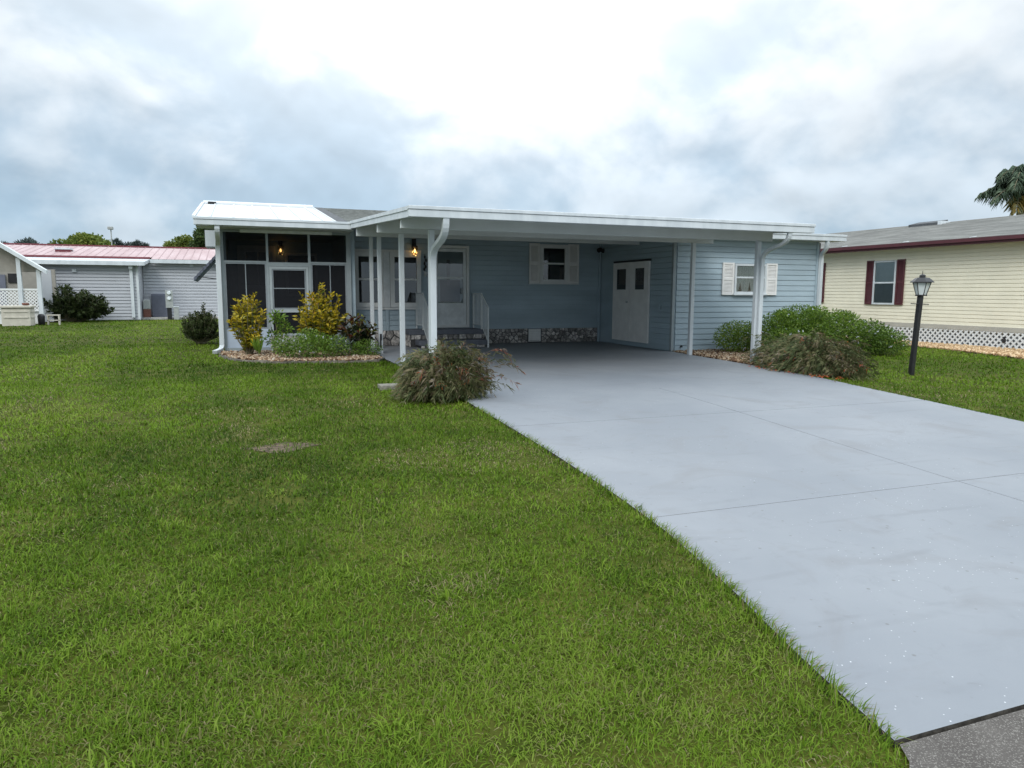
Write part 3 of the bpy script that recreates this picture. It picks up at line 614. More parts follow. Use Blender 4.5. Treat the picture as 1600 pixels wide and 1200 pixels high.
# ------------------------------------------------------------------ cream house on the right
XW = 17.85
cream = thing('cream_house', 'cream sided house with maroon shutters, maroon eave and white lattice skirt', 'house', (21, 14, 0))
MB().box(XW+.02, 26, 4, 25, .36, 2.75).build('wall', M['cream'], cream)
sdg = MB(); z = .52; mpx = face_x(XW+.02)
while z < 2.70:
    v = [mpx(u, d, zz) for u in (4, 25) for d, zz in ((.017, z), (0, z), (0, z+.087), (.012, z+.087))]
    sdg.add(v, [(0, 4, 7, 3), (0, 1, 5, 4), (3, 7, 6, 2), (0, 3, 2, 1), (4, 5, 6, 7)]); z += .10
sdg.build('siding', M['cream'], cream)
MB().box(XW-.02, XW+.02, 4, 25, .405, .525).build('skirt_board', M['creamtrim'], cream)
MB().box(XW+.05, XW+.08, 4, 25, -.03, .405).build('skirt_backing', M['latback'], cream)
lt = MB(); s = .150; H_ = .40
k = 3.4
while k < 25.2:
    for sgn, dx in ((1, 0), (-1, .008)):
        ya, yb = (k, k+H_) if sgn > 0 else (k+H_, k); w_ = .031
        lt.add([(XW-.012-dx, ya-w_, .0), (XW-.012-dx, ya+w_, .0), (XW-.012-dx, yb+w_, H_), (XW-.012-dx, yb-w_, H_), (XW-.004-dx, ya-w_, .0), (XW-.004-dx, ya+w_, .0), (XW-.004-dx, yb+w_, H_), (XW-.004-dx, yb-w_, H_)], [(0, 1, 2, 3), (4, 7, 6, 5), (0, 4, 5, 1), (1, 5, 6, 2), (3, 2, 6, 7), (0, 3, 7, 4)])
    k += s
lat = lt.build('lattice', M['lattice'], cream); MB().box(XW-.03, XW-.002, 4, 25, -.03, .03).build('lattice_rail', M['lattice'], lat)
def cwin(y0, y1, z0, z1):
    mpc = face_x(XW+.005)
    w = bars(cream, mpc, y0, y1, z0, z1, .05, 0, .05, M['white'], 'window', rails=((z0+z1)/2,), rt_=.045)
    MB().box(y0+.02, y1-.02, .0, .012, (z0+z1)/2, z1-.02, mpc).build('blind', M['blind'], w); MB().box(y0+.02, y1-.02, .0, .01, z0+.02, (z0+z1)/2, mpc).build('window_screen', M['bluescreen'], w)
    pane(w, mpc, y0+.05, y1-.05, z0+.05, z1-.05, .03, M['glass'])
    for a, c in ((y0-.28, y0-.015), (y1+.015, y1+.28)): shutter(cream, mpc, a, c, z0+.0, z1+.02, M['maroon'], .012)
cwin(15.95, 16.74, 1.03, 2.31); cwin(18.98, 19.72, 1.06, 2.31)
xe, ze, xrg, zrg = XW-.38, 2.765, 21.9, 3.70
MB().box(xe-.03, xe, 3.6, 25.4, 2.60, 2.75).build('eave_fascia', M['maroon'], cream)
MB().box(xe, XW+.02, 3.6, 25.4, 2.68, 2.70).build('soffit', M['soffit'], cream)
gt = MB().box(xe-.085, xe-.031, 3.6, 25.4, 2.665, 2.755).build('gutter', M['maroon'], cream)
for y in (9.5, 11.2, 13.4, 15.4, 17.6, 19.4): MB().tube([(xe-.10, y, 2.77), (xe+.12, y, 2.80)], .011, 5).build('gutter_strap', M['white'], gt)
cs = MB(); n = 26
for k in range(n):
    t0, t1 = k/n, (k+1)/n; xa, xb = xe-.02+(xrg-xe+.02)*t0, xe-.02+(xrg-xe+.02)*t1; za, zb = ze+(zrg-ze)*t0, ze+(zrg-ze)*t1
    cs.add([(xa, 25.4, za+.014), (xa, 3.6, za+.014), (xb, 3.6, zb), (xb, 25.4, zb), (xa, 25.4, za-.03), (xa, 3.6, za-.03)], [(0, 1, 2, 3), (4, 5, 1, 0)])
cs.add([(xrg, 3.6, zrg), (26.4, 3.6, ze), (26.4, 25.4, ze), (xrg, 25.4, zrg)], [(0, 1, 2, 3)])
M['shingle2'] = mat('tan_grey_shingle', (.24, .24, .225), .9, .2, 3, .5, 60, stretch=(1, .35, 3))
cs.build('shingle_roof', M['shingle2'], cream)
MB().add([(x, y, z) for y in (17.6, 18.7) for x, z in ((21.3, 3.57), (21.3, 3.66), (21.75, 3.76), (21.75, 3.62))], [(0, 1, 2, 3), (4, 7, 6, 5), (0, 4, 5, 1), (1, 5, 6, 2), (2, 6, 7, 3)]).build('ridge_vent', M['shingledark'], cream)
MB().box(21.3, 21.75, 17.5, 17.6, 3.58, 3.70).build('roof_cap', M['white'], cream)
tp = thing('garden_tap', 'small dark garden tap on a white pipe before the lattice skirt', 'tap', (17.45, 12.35, -.03))
MB().tube([(17.45, 12.35, -.03), (17.45, 12.35, .20)], .016, 6).tube([(17.45, 12.35, .17), (17.62, 12.55, .17), (17.80, 12.6, .17)], .014, 6).build('pipe', M['white'], tp)
MB().lathe([(.02, 0), (.045, .03), (.045, .09), (.02, .12), (.04, .13), (.04, .15)], (17.45, 12.35, .16), 8).build('valve', M['black'], tp)
# ------------------------------------------------------------------ grey house with faded red roof on the left
grey = thing('grey_house', 'pale grey sided house with a faded red metal roof, behind the lawn', 'house', (-6, 42, 0))
def siding_mass(parent, mp, u0, u1, z0, z1, h, mt_, proud=.045):
    mb = MB(); z = z0
    while z < z1-.02:
        mb.add([mp(u, d, zz) for u in (u0, u1) for d, zz in ((proud, z), (0, z), (0, z+h-.034), (proud*.75, z+h-.034))], [(0, 4, 7, 3), (0, 1, 5, 4), (3, 7, 6, 2), (0, 3, 2, 1), (4, 5, 6, 7)]); z += h
    return mb.build('siding', mt_, parent)
MB().box(-13, -4.45, 38.02, 44, -.05, 2.6).build('wall', M['greysiding'], grey); siding_mass(grey, face_y(38.02), -13, -4.45, 0, 2.55, .15, M['greysiding'])
MB().box(-4.43, 12, 40.02, 50, -.05, 2.8).build('wall', M['greysiding'], grey); siding_mass(grey, face_y(40.02), -4.43, 12, 0, 2.75, .15, M['greysiding'])
MB().box(-4.50, -4.40, 37.95, 38.05, 0, 2.5).build('corner_trim', M['white'], grey)
MB().add([(-13, 37.7, 2.66), (-4.1, 37.7, 2.66), (-4.1, 40.6, 2.92), (-13, 40.6, 2.92), (-13, 37.7, 2.5), (-4.1, 37.7, 2.5), (-4.1, 40.6, 2.78), (-13, 40.6, 2.78)], [(0, 1, 2, 3), (4, 7, 6, 5), (0, 4, 5, 1), (1, 5, 6, 2)]).build('porch_roof', M['roofwhite'], grey)
MB().box(-13, -4.08, 37.58, 37.70, 2.49, 2.67).build('gutter', M['white'], grey)
MB().box(-4.05, 12, 39.6, 39.72, 2.68, 2.86).build('gutter', M['white'], grey)
pr = MB(); pk = MB()
x = -13.
while x < 12:
    y0 = 39.65 if x > -4.2 else 40.3; z0 = 2.87+(y0-39.65)*.155
    pr.add([(x, y0, z0), (x+.30, y0, z0), (x+.30, 45, 3.70), (x, 45, 3.70)], [(0, 1, 2, 3)])
    pk.add([(x+.30, y0, z0), (x+.33, y0, z0+.03), (x+.36, y0, z0), (x+.30, 45, 3.70), (x+.33, 45, 3.73), (x+.36, 45, 3.70)], [(0, 1, 4, 3), (1, 2, 5, 4), (0, 2, 1)]); x += .36
pr.add([(-13, 45, 3.70), (12, 45, 3.70), (12, 50.4, 2.87), (-13, 50.4, 2.87)], [(0, 1, 2, 3)])
prr = pr.build('metal_roof', M['pink'], grey); pk.build('roof_ribs', M['pinkdark'], prr); MB().box(-13, 12, 44.9, 45.1, 3.70, 3.77).build('ridge_cap', M['redtrim'], prr)
MB().box(-13, -4.1, 40.2, 40.32, 2.90, 2.99).build('roof_edge', M['redtrim'], grey)
sk = MB().box(-8.5, -7.85, 42.0, 42.7, 3.2, 3.42).build('skylight', M['redtrim'], grey); MB().box(-8.52, -7.83, 41.96, 42.7, 3.36, 3.45).build('skylight_cover', M['white'], sk)
dn = MB().box(-4.75, -4.62, 37.86, 37.98, .1, 2.4).box(-4.76, -4.60, 37.7, 37.98, 2.35, 2.5); dn.build('downspout', M['white'], grey)
MB().box(-7.07, -6.9, 37.9, 38.0, 2.17, 2.30).build('wall_light', M['white'], grey); MB().box(-2.30, -2.13, 39.9, 40.0, 2.54, 2.66).build('wall_light', M['white'], grey)
MB().box(-4.4, 3, 38.6, 39.98, -.03, .06).build('concrete_pad', M['concrete'], grey)
# porch of the next house at the left edge
por = thing('lattice_porch', 'white gabled porch with lattice railing at the left edge', 'porch', (-9.5, 35.5, 0))
for sx, pts in ((1, ((-7.22, 2.02), (-7.22, 2.14), (-9.6, 3.78), (-9.6, 3.66))), (-1, ((-12.0, 2.02), (-12.0, 2.14), (-9.6, 3.78), (-9.6, 3.66)))):
    MB().add([(x, y, z) for y in (33.8, 34.25) for x, z in pts], [(0, 1, 2, 3), (4, 7, 6, 5), (0, 4, 5, 1), (1, 5, 6, 2), (3, 7, 4, 0)]).build('roof', M['soffit'], por)
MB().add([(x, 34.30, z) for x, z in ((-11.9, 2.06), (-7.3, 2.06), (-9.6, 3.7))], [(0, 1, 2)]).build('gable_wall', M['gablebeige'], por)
MB().add([(x, y, z) for y in (33.70, 33.79) for x, z in ((-7.18, 1.98), (-7.18, 2.13), (-9.6, 3.80), (-9.6, 3.62))], [(0, 1, 2, 3), (4, 7, 6, 5), (0, 4, 5, 1), (1, 5, 6, 2), (3, 7, 4, 0)]).build('rake_board', M['white'], por)
for x, z in ((-8.16, 2.6), (-7.50, 2.15)): MB().box(x-.07, x+.07, 33.9, 34.04, 0, z).build('post', M['white'], por)
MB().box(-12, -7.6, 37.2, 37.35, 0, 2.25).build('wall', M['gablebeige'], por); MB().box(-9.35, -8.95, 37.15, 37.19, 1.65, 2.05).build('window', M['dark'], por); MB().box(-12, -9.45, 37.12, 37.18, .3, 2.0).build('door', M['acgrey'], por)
MB().box(-8.06, -7.55, 36.2, 36.3, 0, 2.2).build('end_panel', M['greysiding'], por)
ltp = MB(); lo_x, hi_x, lo_z, hi_z = -12., -7.52, .55, 1.36
k = lo_x-1.
while k < hi_x:
    for sg in (1, -1):
        a, c = (k, k+.81) if sg > 0 else (k+.81, k)
        t0 = max(0, min(1, ((lo_x-a)/(c-a) if c > a else (hi_x-a)/(c-a)))); t1 = max(0, min(1, ((hi_x-a)/(c-a) if c > a else (lo_x-a)/(c-a))))
        if t1-t0 < .02: continue
        (xa, za), (xb, zb) = (a+(c-a)*t0, lo_z+.81*t0), (a+(c-a)*t1, lo_z+.81*t1)
        ltp.add([(xa-.028, 34.0+.006*sg, za), (xa+.028, 34.0+.006*sg, za), (xb+.028, 34.0+.006*sg, zb), (xb-.028, 34.0+.006*sg, zb)], [(0, 1, 2, 3)])
    k += .13
lp = ltp.build('lattice', M['lattice'], por); MB().box(-12, -7.5, 33.98, 34.05, 1.33, 1.40).box(-12, -7.5, 33.98, 34.05, .5, .57).build('lattice_rail', M['lattice'], lp)
MB().box(-12, -7.6, 34.08, 34.12, .0, .55).build('skirt', M['lattice'], por)
# ------------------------------------------------------------------ small things in the left yard
db = thing('deck_box', 'beige plastic deck box with ribbed sides by the lattice porch', 'box', (-8.0, 32.8, 0))
MB().box(-8.50, -7.55, 32.5, 33.15, -.03, .66).build('body', M['beige'], db, bevel=.02); MB().box(-8.56, -7.50, 32.44, 33.2, .665, .75).build('lid', M['beige'], db, bevel=.02)
for z in (.28, .5): MB().box(-8.42, -7.62, 32.475, 32.499, z, z+.05).build('rib', M['beige'], db); MB().box(-7.549, -7.525, 32.56, 33.08, z, z+.05).build('rib', M['beige'], db)
bk = MB().lathe([(.07, 0), (.12, .03), (.13, .09), (.11, .10)], (-7.75, 32.8, .751), 10).build('clay_bowl', M['rust'], smooth=True); tag(bk, 'small brown bowl on the lid of the deck box', 'bowl')
pt = MB().lathe([(.09, 0), (.12, .05), (.13, .35), (.10, .42), (.06, .44)], (-7.40, 33.4, -.03), 10).build('dark_urn', M['black'], smooth=True); tag(pt, 'small dark urn on the ground beside the deck box', 'urn')
bc = MB().box(-7.2, -6.75, 33.3, 33.5, .34, .38).box(-7.2, -6.75, 33.3, 33.5, .14, .17)
for x in (-7.18, -6.80): bc.box(x, x+.04, 33.3, 33.5, -.03, .34)
tag(bc.build('plant_stand', M['beige']), 'low beige plant stand half behind the dark bush', 'plant stand')
ac = thing('air_conditioner', 'blue-grey air conditioner cabinet against the grey wall', 'air conditioner', (-3.73, 39.6, .06))
MB().box(-4.05, -3.40, 39.4, 39.95, .065, 1.2).build('cabinet', M['acgrey'], ac, bevel=.02)
for k in range(10): MB().box(-4.0, -3.45, 39.385, 39.398, .16+k*.1, .20+k*.1).build('grille_slat', M['acgrey'], ac)
bn = thing('storage_bin', 'grey and brown storage bin beside the air conditioner', 'bin', (-4.25, 39.2, .06))
MB().box(-4.40, -4.09, 39.0, 39.35, .065, .45).build('body', M['rust'], bn, bevel=.015); MB().box(-4.40, -4.09, 39.0, 39.35, .452, .92).build('lid', M['metergrey'], bn, bevel=.04)
mp_ = thing('meter_pedestal', 'grey electric meter pedestal with two round meters on a post', 'meter', (-3.18, 38.4, -.03))
MB().box(-3.29, -3.10, 38.36, 38.46, -.03, .53).build('post', M['black'], mp_); MB().box(-3.34, -3.02, 38.32, 38.50, .53, 1.36).build('box', M['metergrey'], mp_, bevel=.01)
for z in (1.24, .98): MB().tube([(-3.18, 38.32, z), (-3.18, 38.24, z)], [.09, .075], 12).build('meter', M['blind'], mp_)
ub = thing('utility_box', 'short pale grey utility box next to the meter pedestal', 'utility box', (-2.88, 38.3, -.03))
MB().box(-3.0, -2.78, 38.2, 38.4, -.03, .55).build('body', M['metergrey'], ub, bevel=.01); MB().box(-3.02, -2.76, 38.18, 38.42, .551, .60).build('cap', M['white'], ub, bevel=.01)
lpole = thing('light_pole', 'tall thin light pole with a single head beyond the red roof', 'light pole', (-8.55, 60, 0))
MB().tube([(-8.55, 60, -.05), (-8.55, 60, 5.7)], [.06, .04], 8).build('pole', M['metergrey'], lpole); MB().box(-8.75, -8.4, 59.8, 60.2, 5.72, 5.92).build('head', M['metergrey'], lpole, bevel=.03)
sb = MB().box(1.78, 2.12, 9.98, 10.22, -.03, .035).box(1.80, 2.10, 9.97, 9.979, -.03, .02); tag(sb.build('splash_block', M['oldconcrete'], bevel=.01), 'flat grey concrete block lying in the grass beside the shrub', 'concrete block')
# ------------------------------------------------------------------ lamp post
lm = thing('lamp_post', 'black garden lamp post with a six sided glass lantern on the lawn', 'lamp post', (10.69, 9.12, -.03))
tilt = lambda z: 10.69+.062*(z+.03)
MB().add([(tilt(z)+a*.036, 9.12+b_*.036, z) for z in (-.05, 1.32) for a, b_ in ((-1, -1), (1, -1), (1, 1), (-1, 1))], [(0, 1, 5, 4), (1, 2, 6, 5), (2, 3, 7, 6), (3, 0, 4, 7), (4, 5, 6, 7)]).build('post', M['black'], lm, bevel=.006)
xt = tilt(1.32)
MB().tube([(xt-.16, 9.16, 1.175), (xt+.11, 9.04, 1.165)], .009, 6).build('ladder_bar', M['black'], lm)
cg = MB(); nn = 6; ring = lambda r, z: [(xt+.012+r*math.cos(2*math.pi*(j+.15)/nn), 9.12+r*math.sin(2*math.pi*(j+.15)/nn), z) for j in range(nn)]
b0, b1_ = ring(.075, 1.32), ring(.135, 1.53)
for j in range(nn): cg.tube([b0[j], b1_[j]], .007, 5)
for rr_ in (b0, b1_):
    for j in range(nn): cg.tube([rr_[j], rr_[(j+1) % nn]], .008, 5)
cg.box(xt-.06, xt+.08, 9.06, 9.18, 1.305, 1.322)
cage = cg.build('lantern_cage', M['black'], lm)
mt_fr = mat('frosted_lamp_glass', (.62, .66, .66), .3, .06, 6)
b0, b1_ = ring(.072, 1.325), ring(.131, 1.525)
for j in range(nn): MB().quad(b0[j], b0[(j+1) % nn], b1_[(j+1) % nn], b1_[j]).build('glass_pane', mt_fr, cage)
MB().lathe([(.185, 0), (.18, .014), (.11, .075), (.05, .085), (.045, .115), (.055, .118), (.03, .135), (.006, .14), (.004, .20)], (xt+.012, 9.12, 1.53), 6).build('lantern_cap', M['black'], lm)
# ------------------------------------------------------------------ planting beds: soil, pebbles, edging
def bed(name, poly, z, mt_):
    return tag(MB().quad(*[(x, y, z) for x, y in poly]).build(name, mt_), kind='structure')
BED1 = [(-.42, 16.9), (-.40, 16.2), (-.20, 15.4), (.02, 14.95), (.46, 14.5), (1.15, 14.25), (1.85, 14.15), (2.48, 14.2), (2.64, 14.5), (2.64, 17.9), (2.5, 17.9), (2.5, 17.07), (-.40, 17.07)]
BED2 = [(9.27, 14.30), (9.19, 13.4), (9.09, 12.1), (8.98, 11.0), (8.84, 9.9), (8.76, 9.2), (9.2, 9.1), (9.6, 10.2), (10.3, 11.3), (11.4, 12.0), (12.8, 12.4), (13.3, 13.0), (13.4, 14.30)]
BED3 = [(17.80, 25), (17.80, 4), (14.6, 4), (15.55, 10.5), (16.0, 12.0), (16.55, 14.0), (16.75, 16), (16.75, 25)]
GRAV = [(.0, (.07, .035, .02)), (.3, (.19, .11, .06)), (.55, (.29, .20, .12)), (.8, (.40, .30, .20)), (1, (.52, .45, .36))]
M['pebble'] = ramp_mat('bed_pebbles', GRAV, transl=0, rough=.8)
GRAV2 = [(.0, (.30, .18, .09)), (.5, (.52, .36, .2)), (1, (.68, .52, .34))]
M['pebble2'] = ramp_mat('tan_pebbles', GRAV2, transl=0, rough=.8)
M['tansoil'] = mat('tan_gravel_base', (.34, .24, .14), .95, .35, 20, .6, 50)
def inpoly(P, poly):
    x, y = P[:, 0], P[:, 1]; r = np.zeros(len(P), bool); n = len(poly)
    for i in range(n):
        (x1, y1), (x2, y2) = poly[i], poly[(i+1) % n]
        c = ((y1 > y) != (y2 > y)) & (x < (x2-x1)*(y-y1)/(y2-y1+1e-12)+x1); r ^= c
    return r
OCT = np.array([(1, 0, 0), (-1, 0, 0), (0, 1, 0), (0, -1, 0), (0, 0, 1), (0, 0, -1)], float)
OCF = np.array([(0, 2, 4), (2, 1, 4), (1, 3, 4), (3, 0, 4), (2, 0, 5), (1, 2, 5), (3, 1, 5), (0, 3, 5)])
def rotm(a, b_, c):
    ca, sa, cb, sb_, cc, sc = np.cos(a), np.sin(a), np.cos(b_), np.sin(b_), np.cos(c), np.sin(c)
    R = np.empty((len(a), 3, 3)); R[:, 0, 0] = ca*cb; R[:, 0, 1] = ca*sb_*sc-sa*cc; R[:, 0, 2] = ca*sb_*cc+sa*sc
    R[:, 1, 0] = sa*cb; R[:, 1, 1] = sa*sb_*sc+ca*cc; R[:, 1, 2] = sa*sb_*cc-ca*sc; R[:, 2, 0] = -sb_; R[:, 2, 1] = cb*sc; R[:, 2, 2] = cb*cc; return R
def pebbles(name, poly, n, s, z, mt_, label):
    p = np.array(poly); lo, hi = p.min(0), p.max(0); P = rng.uniform(lo, hi, (n*3, 2)); P = P[inpoly(P, poly)][:n]; k = len(P)
    V = OCT[None]*rng.uniform(.55, 1.25, (k, 6, 1))*(s*rng.uniform(.6, 1.3, (k, 1, 1)))*np.array([1, .8, .6])
    V = np.einsum('kij,kvj->kvi', rotm(*[rng.uniform(0, 6.28, k), rng.normal(0, .5, k), rng.normal(0, .5, k)]), V)
    V += np.concatenate([P, (z+rng.uniform(0, s*.7, k))[:, None]], 1)[:, None]
    F = OCF[None]+np.arange(k)[:, None, None]*6
    o = link(name, mesh_np(name, V.reshape(-1, 3), F.reshape(-1, 3), mt_, np.repeat(rng.random(k), 6))); tag(o, label, 'gravel', kind='stuff'); return o
b1 = bed('planting_bed', BED1, .008, M['soil']); bed('planting_bed', BED2, -.012, M['soil']); bed('gravel_strip', BED3, -.018, M['tansoil'])
pebbles('pebbles', BED1[:9]+[(2.64, 16.6), (-.38, 16.95)], 6500, .034, .012, M['pebble'], 'tan and brown pebbles spread in the porch flower bed')
pebbles('pebbles', BED2, 7000, .034, 0, M['pebble'], 'reddish tan pebbles spread in the bed by the shed wall')
pebbles('pebbles', [(17.80, 19), (17.80, 8.5), (15.2, 8.5), (15.55, 10.5), (16.0, 12.0), (16.55, 14.0), (16.75, 16), (16.75, 19)], 9000, .042, -.01, M['pebble2'], 'pale tan gravel strip along the cream house')
# edging blocks along the porch bed
M['brick'] = mat('weathered_edging', (.15, .135, .11), .95, .3, 16, .5, 50, rnd=.3)
me = MB().box(-.15, .15, -.05, .05, -.10, .012).mesh('edging_block', M['brick'])
pl = BED1[0:9]; seg = 0.0
for (xa, ya), (xb, yb) in zip(pl[:-1], pl[1:]):
    l = math.hypot(xb-xa, yb-ya); n = max(1, round(l/.31))
    for k in range(n):
        t = (k+.5)/n; o = link('edging_block', me, b1, (xa+(xb-xa)*t+random.uniform(-.01, .01), ya+(yb-ya)*t+random.uniform(-.015, .015), .002+random.uniform(-.012, .008)))
        o.rotation_euler = (random.uniform(-.05, .05), random.uniform(-.04, .04), math.atan2(yb-ya, xb-xa)+random.uniform(-.05, .05)); o.scale = (l/n/.305, 1, 1)
# ------------------------------------------------------------------ foliage makers
def leaf_np(P, Dv, ln, wd, tint, droop=.25, fold=.25):
    """folded pointed leaves: base, two mid points, tip (2 triangles)"""
    k = len(P); Dv = Dv/np.linalg.norm(Dv, axis=1, keepdims=True)
    a = rng.normal(size=(k, 3)); S = np.cross(Dv, a); S /= np.linalg.norm(S, axis=1, keepdims=True); Nn = np.cross(S, Dv)
    ln = np.broadcast_to(ln, (k,))[:, None]; wd = np.broadcast_to(wd, (k,))[:, None]
    mid_ = P+Dv*ln*.45+Nn*wd*fold
    tip = P+Dv*ln-np.array([0, 0, 1.])*ln*droop
    V = np.stack([P, mid_+S*wd*.5, tip, mid_-S*wd*.5], 1)
    F = np.array([(0, 1, 2), (0, 2, 3)])[None]+np.arange(k)[:, None, None]*4
    return V.reshape(-1, 3), F.reshape(-1, 3), np.repeat(tint, 4)
def join_np(parts):
    off = 0; V = []; F = []; T = []
    for v, f, t in parts: V.append(v); F.append(f+off); T.append(t); off += len(v)
    return np.concatenate(V), np.concatenate(F), np.concatenate(T)
def ball(n, c, r, shell=.5):
    d = rng.normal(size=(n, 3)); d /= np.linalg.norm(d, axis=1, keepdims=True); q = rng.random(n)**shell
    return np.array(c)+d*np.array(r)*q[:, None], d
def stems(parent, pts, mt_=None, r0=.012, name='stem'):
    mb = MB()
    for p in pts: mb.tube(p, [r0*(1-.7*i/(len(p)-1)) for i in range(len(p))], 5)
    return mb.build(name, mt_ or M['stem'], parent)
def rosette_shrub(name, label, c, tips, leaf, mt_, n, tintf, base_r=.05, cat='shrub'):
    """shrub of leaf rosettes on bent stems"""
    t = thing(name, label, cat, c); S = []; parts = []
    for tx, ty, tz in tips:
        tip = np.array(c)+np.array((tx, ty, tz)); b0_ = np.array(c)+np.array((random.uniform(-base_r, base_r), random.uniform(-base_r, base_r), 0))
        m_ = b0_*.45+tip*.55+np.array((tx*.12, ty*.12, -.03)); S.append([tuple(b0_), tuple(m_), tuple(tip)])
        u = rng.random(n); P = (m_*(1-u[:, None])+tip*u[:, None])+rng.normal(0, .012, (n, 3)); ax = (tip-m_)/np.linalg.norm(tip-m_)
        d = rng.normal(size=(n, 3)); d -= (d@ax)[:, None]*ax; d /= np.linalg.norm(d, axis=1, keepdims=True); d = d*.9+ax*(.2+.7*u)[:, None]+np.array([0, 0, .15])
        parts.append(leaf_np(P, d, leaf*rng.uniform(.6, 1.15, n), leaf*.34*rng.uniform(.8, 1.2, n), tintf(u, n), .22))
    stems(t, S); v, f, ti = join_np(parts); link('foliage', mesh_np('foliage', v, f, mt_, ti), t); return t
M['croton'] = ramp_mat('croton_leaves', [(0, (.035, .065, .010)), (.3, (.13, .16, .015)), (.5, (.31, .26, .018)), (.72, (.52, .38, .022)), (.9, (.60, .47, .05)), (1, (.42, .12, .02))], transl=.25, rough=.35)
M['crotonred'] = ramp_mat('croton_dark_leaves', [(0, (.014, .024, .010)), (.4, (.035, .045, .014)), (.58, (.07, .022, .014)), (.70, (.14, .04, .018)), (.80, (.18, .20, .025)), (1, (.34, .34, .05))], transl=.2, rough=.35)
M['shrubgreen'] = ramp_mat('small_green_leaves', [(0, (.035, .07, .010)), (.4, (.095, .18, .018)), (.75, (.165, .27, .035)), (1, (.26, .32, .06))], transl=.25, rough=.45)
M['hedgegreen'] = ramp_mat('hedge_leaves', [(0, (.026, .054, .008)), (.4, (.082, .152, .016)), (.75, (.15, .245, .03)), (1, (.24, .30, .05))], transl=.25, rough=.45)
M['darkgreen'] = ramp_mat('dark_green_needles', [(0, (.014, .024, .008)), (.5, (.042, .062, .014)), (1, (.085, .115, .03))], transl=.15, rough=.6)
M['flower'] = ramp_mat('white_flowers', [(0, (.55, .6, .72)), (1, (.78, .8, .82))], transl=.3)
M['rush'] = ramp_mat('rush_stems', [(0, (.026, .042, .014)), (.3, (.072, .094, .032)), (.55, (.135, .130, .056)), (.75, (.175, .132, .080)), (.92, (.22, .20, .17)), (1, (.30, .08, .033))], transl=.15, rough=.7)
M['redflower'] = ramp_mat('red_tube_flowers', [(0, (.42, .06, .03)), (1, (.55, .16, .04))], transl=.3)
M['grey_leaf'] = ramp_mat('silver_leaves', [(0, (.07, .10, .08)), (1, (.20, .25, .23))], transl=.2)
def tips_blob(n, cx, cy, cz, rx, ry, rz):
    r = []
    for _ in range(n):
        d = Vector((random.gauss(0, 1), random.gauss(0, 1), random.gauss(0, 1))).normalized()*random.uniform(.55, 1)
        r.append((cx+d.x*rx, cy+d.y*ry, max(.12, cz+d.z*rz)))
    return r
yel = lambda u, n: np.clip(.34+.32*u+rng.normal(0, .15, n), 0, 1)
rosette_shrub('croton_shrub', 'yellow-orange croton shrub at the downspout end of the porch bed', (.14, 15.9, .02), tips_blob(46, 0, 0, .80, .37, .30, .52)+tips_blob(14, .04, -.1, .38, .22, .2, .2), .13, M['croton'], 24, yel)
rosette_shrub('croton_shrub', 'largest yellow croton shrub in front of the screened porch door', (1.55, 16.1, .02), tips_blob(96, .06, 0, .82, .57, .38, .60)+[(.10, 0, 1.48), (.04, -.05, 1.40), (.16, 0, 1.42)], .14, M['croton'], 24, lambda u, n: np.clip(.32+.34*u+rng.normal(0, .15, n), 0, .96))
rosette_shrub('croton_shrub', 'dark red and green croton shrub next to the carport posts', (2.32, 15.5, .02), tips_blob(30, -.02, 0, .45, .38, .30, .36)+[(.10, -.1, .80), (.33, -.1, .60), (-.30, 0, .72)], .16, M['crotonred'], 18, lambda u, n: np.clip(.05+.72*u**2.0+rng.normal(0, .14, n), 0, 1))
def cloud_shrub(name, label, c, clumps, n, leaf, mt_, flowers=None, up_=.3, aspect=.4, stem_n=10, cat='shrub', shell=.45, zmin=.02, fsz=1.0):
    """clumps: (dx,dy,dz,rx,ry,rz)"""
    t = thing(name, label, cat, c); parts = []; vol = np.array([a[3]*a[4]*a[5] for a in clumps])**.67; vol /= vol.sum(); FP = []
    for q, w_ in zip(clumps, vol):
        k = int(n*w_); P, d = ball(k, np.array(c)+np.array(q[:3]), q[3:], shell)
        dd = d*.7+rng.normal(0, .5, (k, 3))+np.array([0, 0, up_]); depth = np.linalg.norm((P-np.array(c)-np.array(q[:3]))/np.array(q[3:]), axis=1)
        keep = P[:, 2] > zmin
        ti = np.clip(rng.normal(.5, .22, k)+rng.normal(0, .10), 0, 1)
        parts.append(leaf_np(P[keep], dd[keep], leaf*rng.uniform(.6, 1.3, keep.sum()), leaf*aspect, ti[keep], .15))
        if flowers:
            kf = max(1, int(flowers*w_)); Pf, df = ball(kf, np.array(c)+np.array(q[:3]), np.array(q[3:])*1.04, .05); FP.append((Pf, df))
    S = []
    for _ in range(stem_n):
        q = random.choice(clumps); S.append([(c[0]+random.uniform(-.1, .1)+q[0]*.4, c[1]+random.uniform(-.1, .1)+q[1]*.4, c[2]), (c[0]+q[0]*.7, c[1]+q[1]*.7, c[2]+q[2]*.5), (c[0]+q[0]+random.uniform(-1, 1)*q[3]*.5, c[1]+q[1]+random.uniform(-1, 1)*q[4]*.5, c[2]+q[2]+random.uniform(0, 1)*q[5]*.7)])
    stems(t, S); v, f, ti = join_np(parts); link('foliage', mesh_np('foliage', v, f, mt_, ti), t)
    if flowers:
        fp = []
        for P, d in FP:
            keep = P[:, 2] > .1; P, d = P[keep], d[keep]
            for _ in range(5): fp.append(leaf_np(P+rng.normal(0, .008, P.shape), d+rng.normal(0, .7, d.shape), .028*fsz, .02*fsz, rng.random(len(P)), 0))
        v, f, ti = join_np(fp); link('flowers', mesh_np('flowers', v, f, M['flower'], ti), t)['kind'] = 'stuff'
    return t
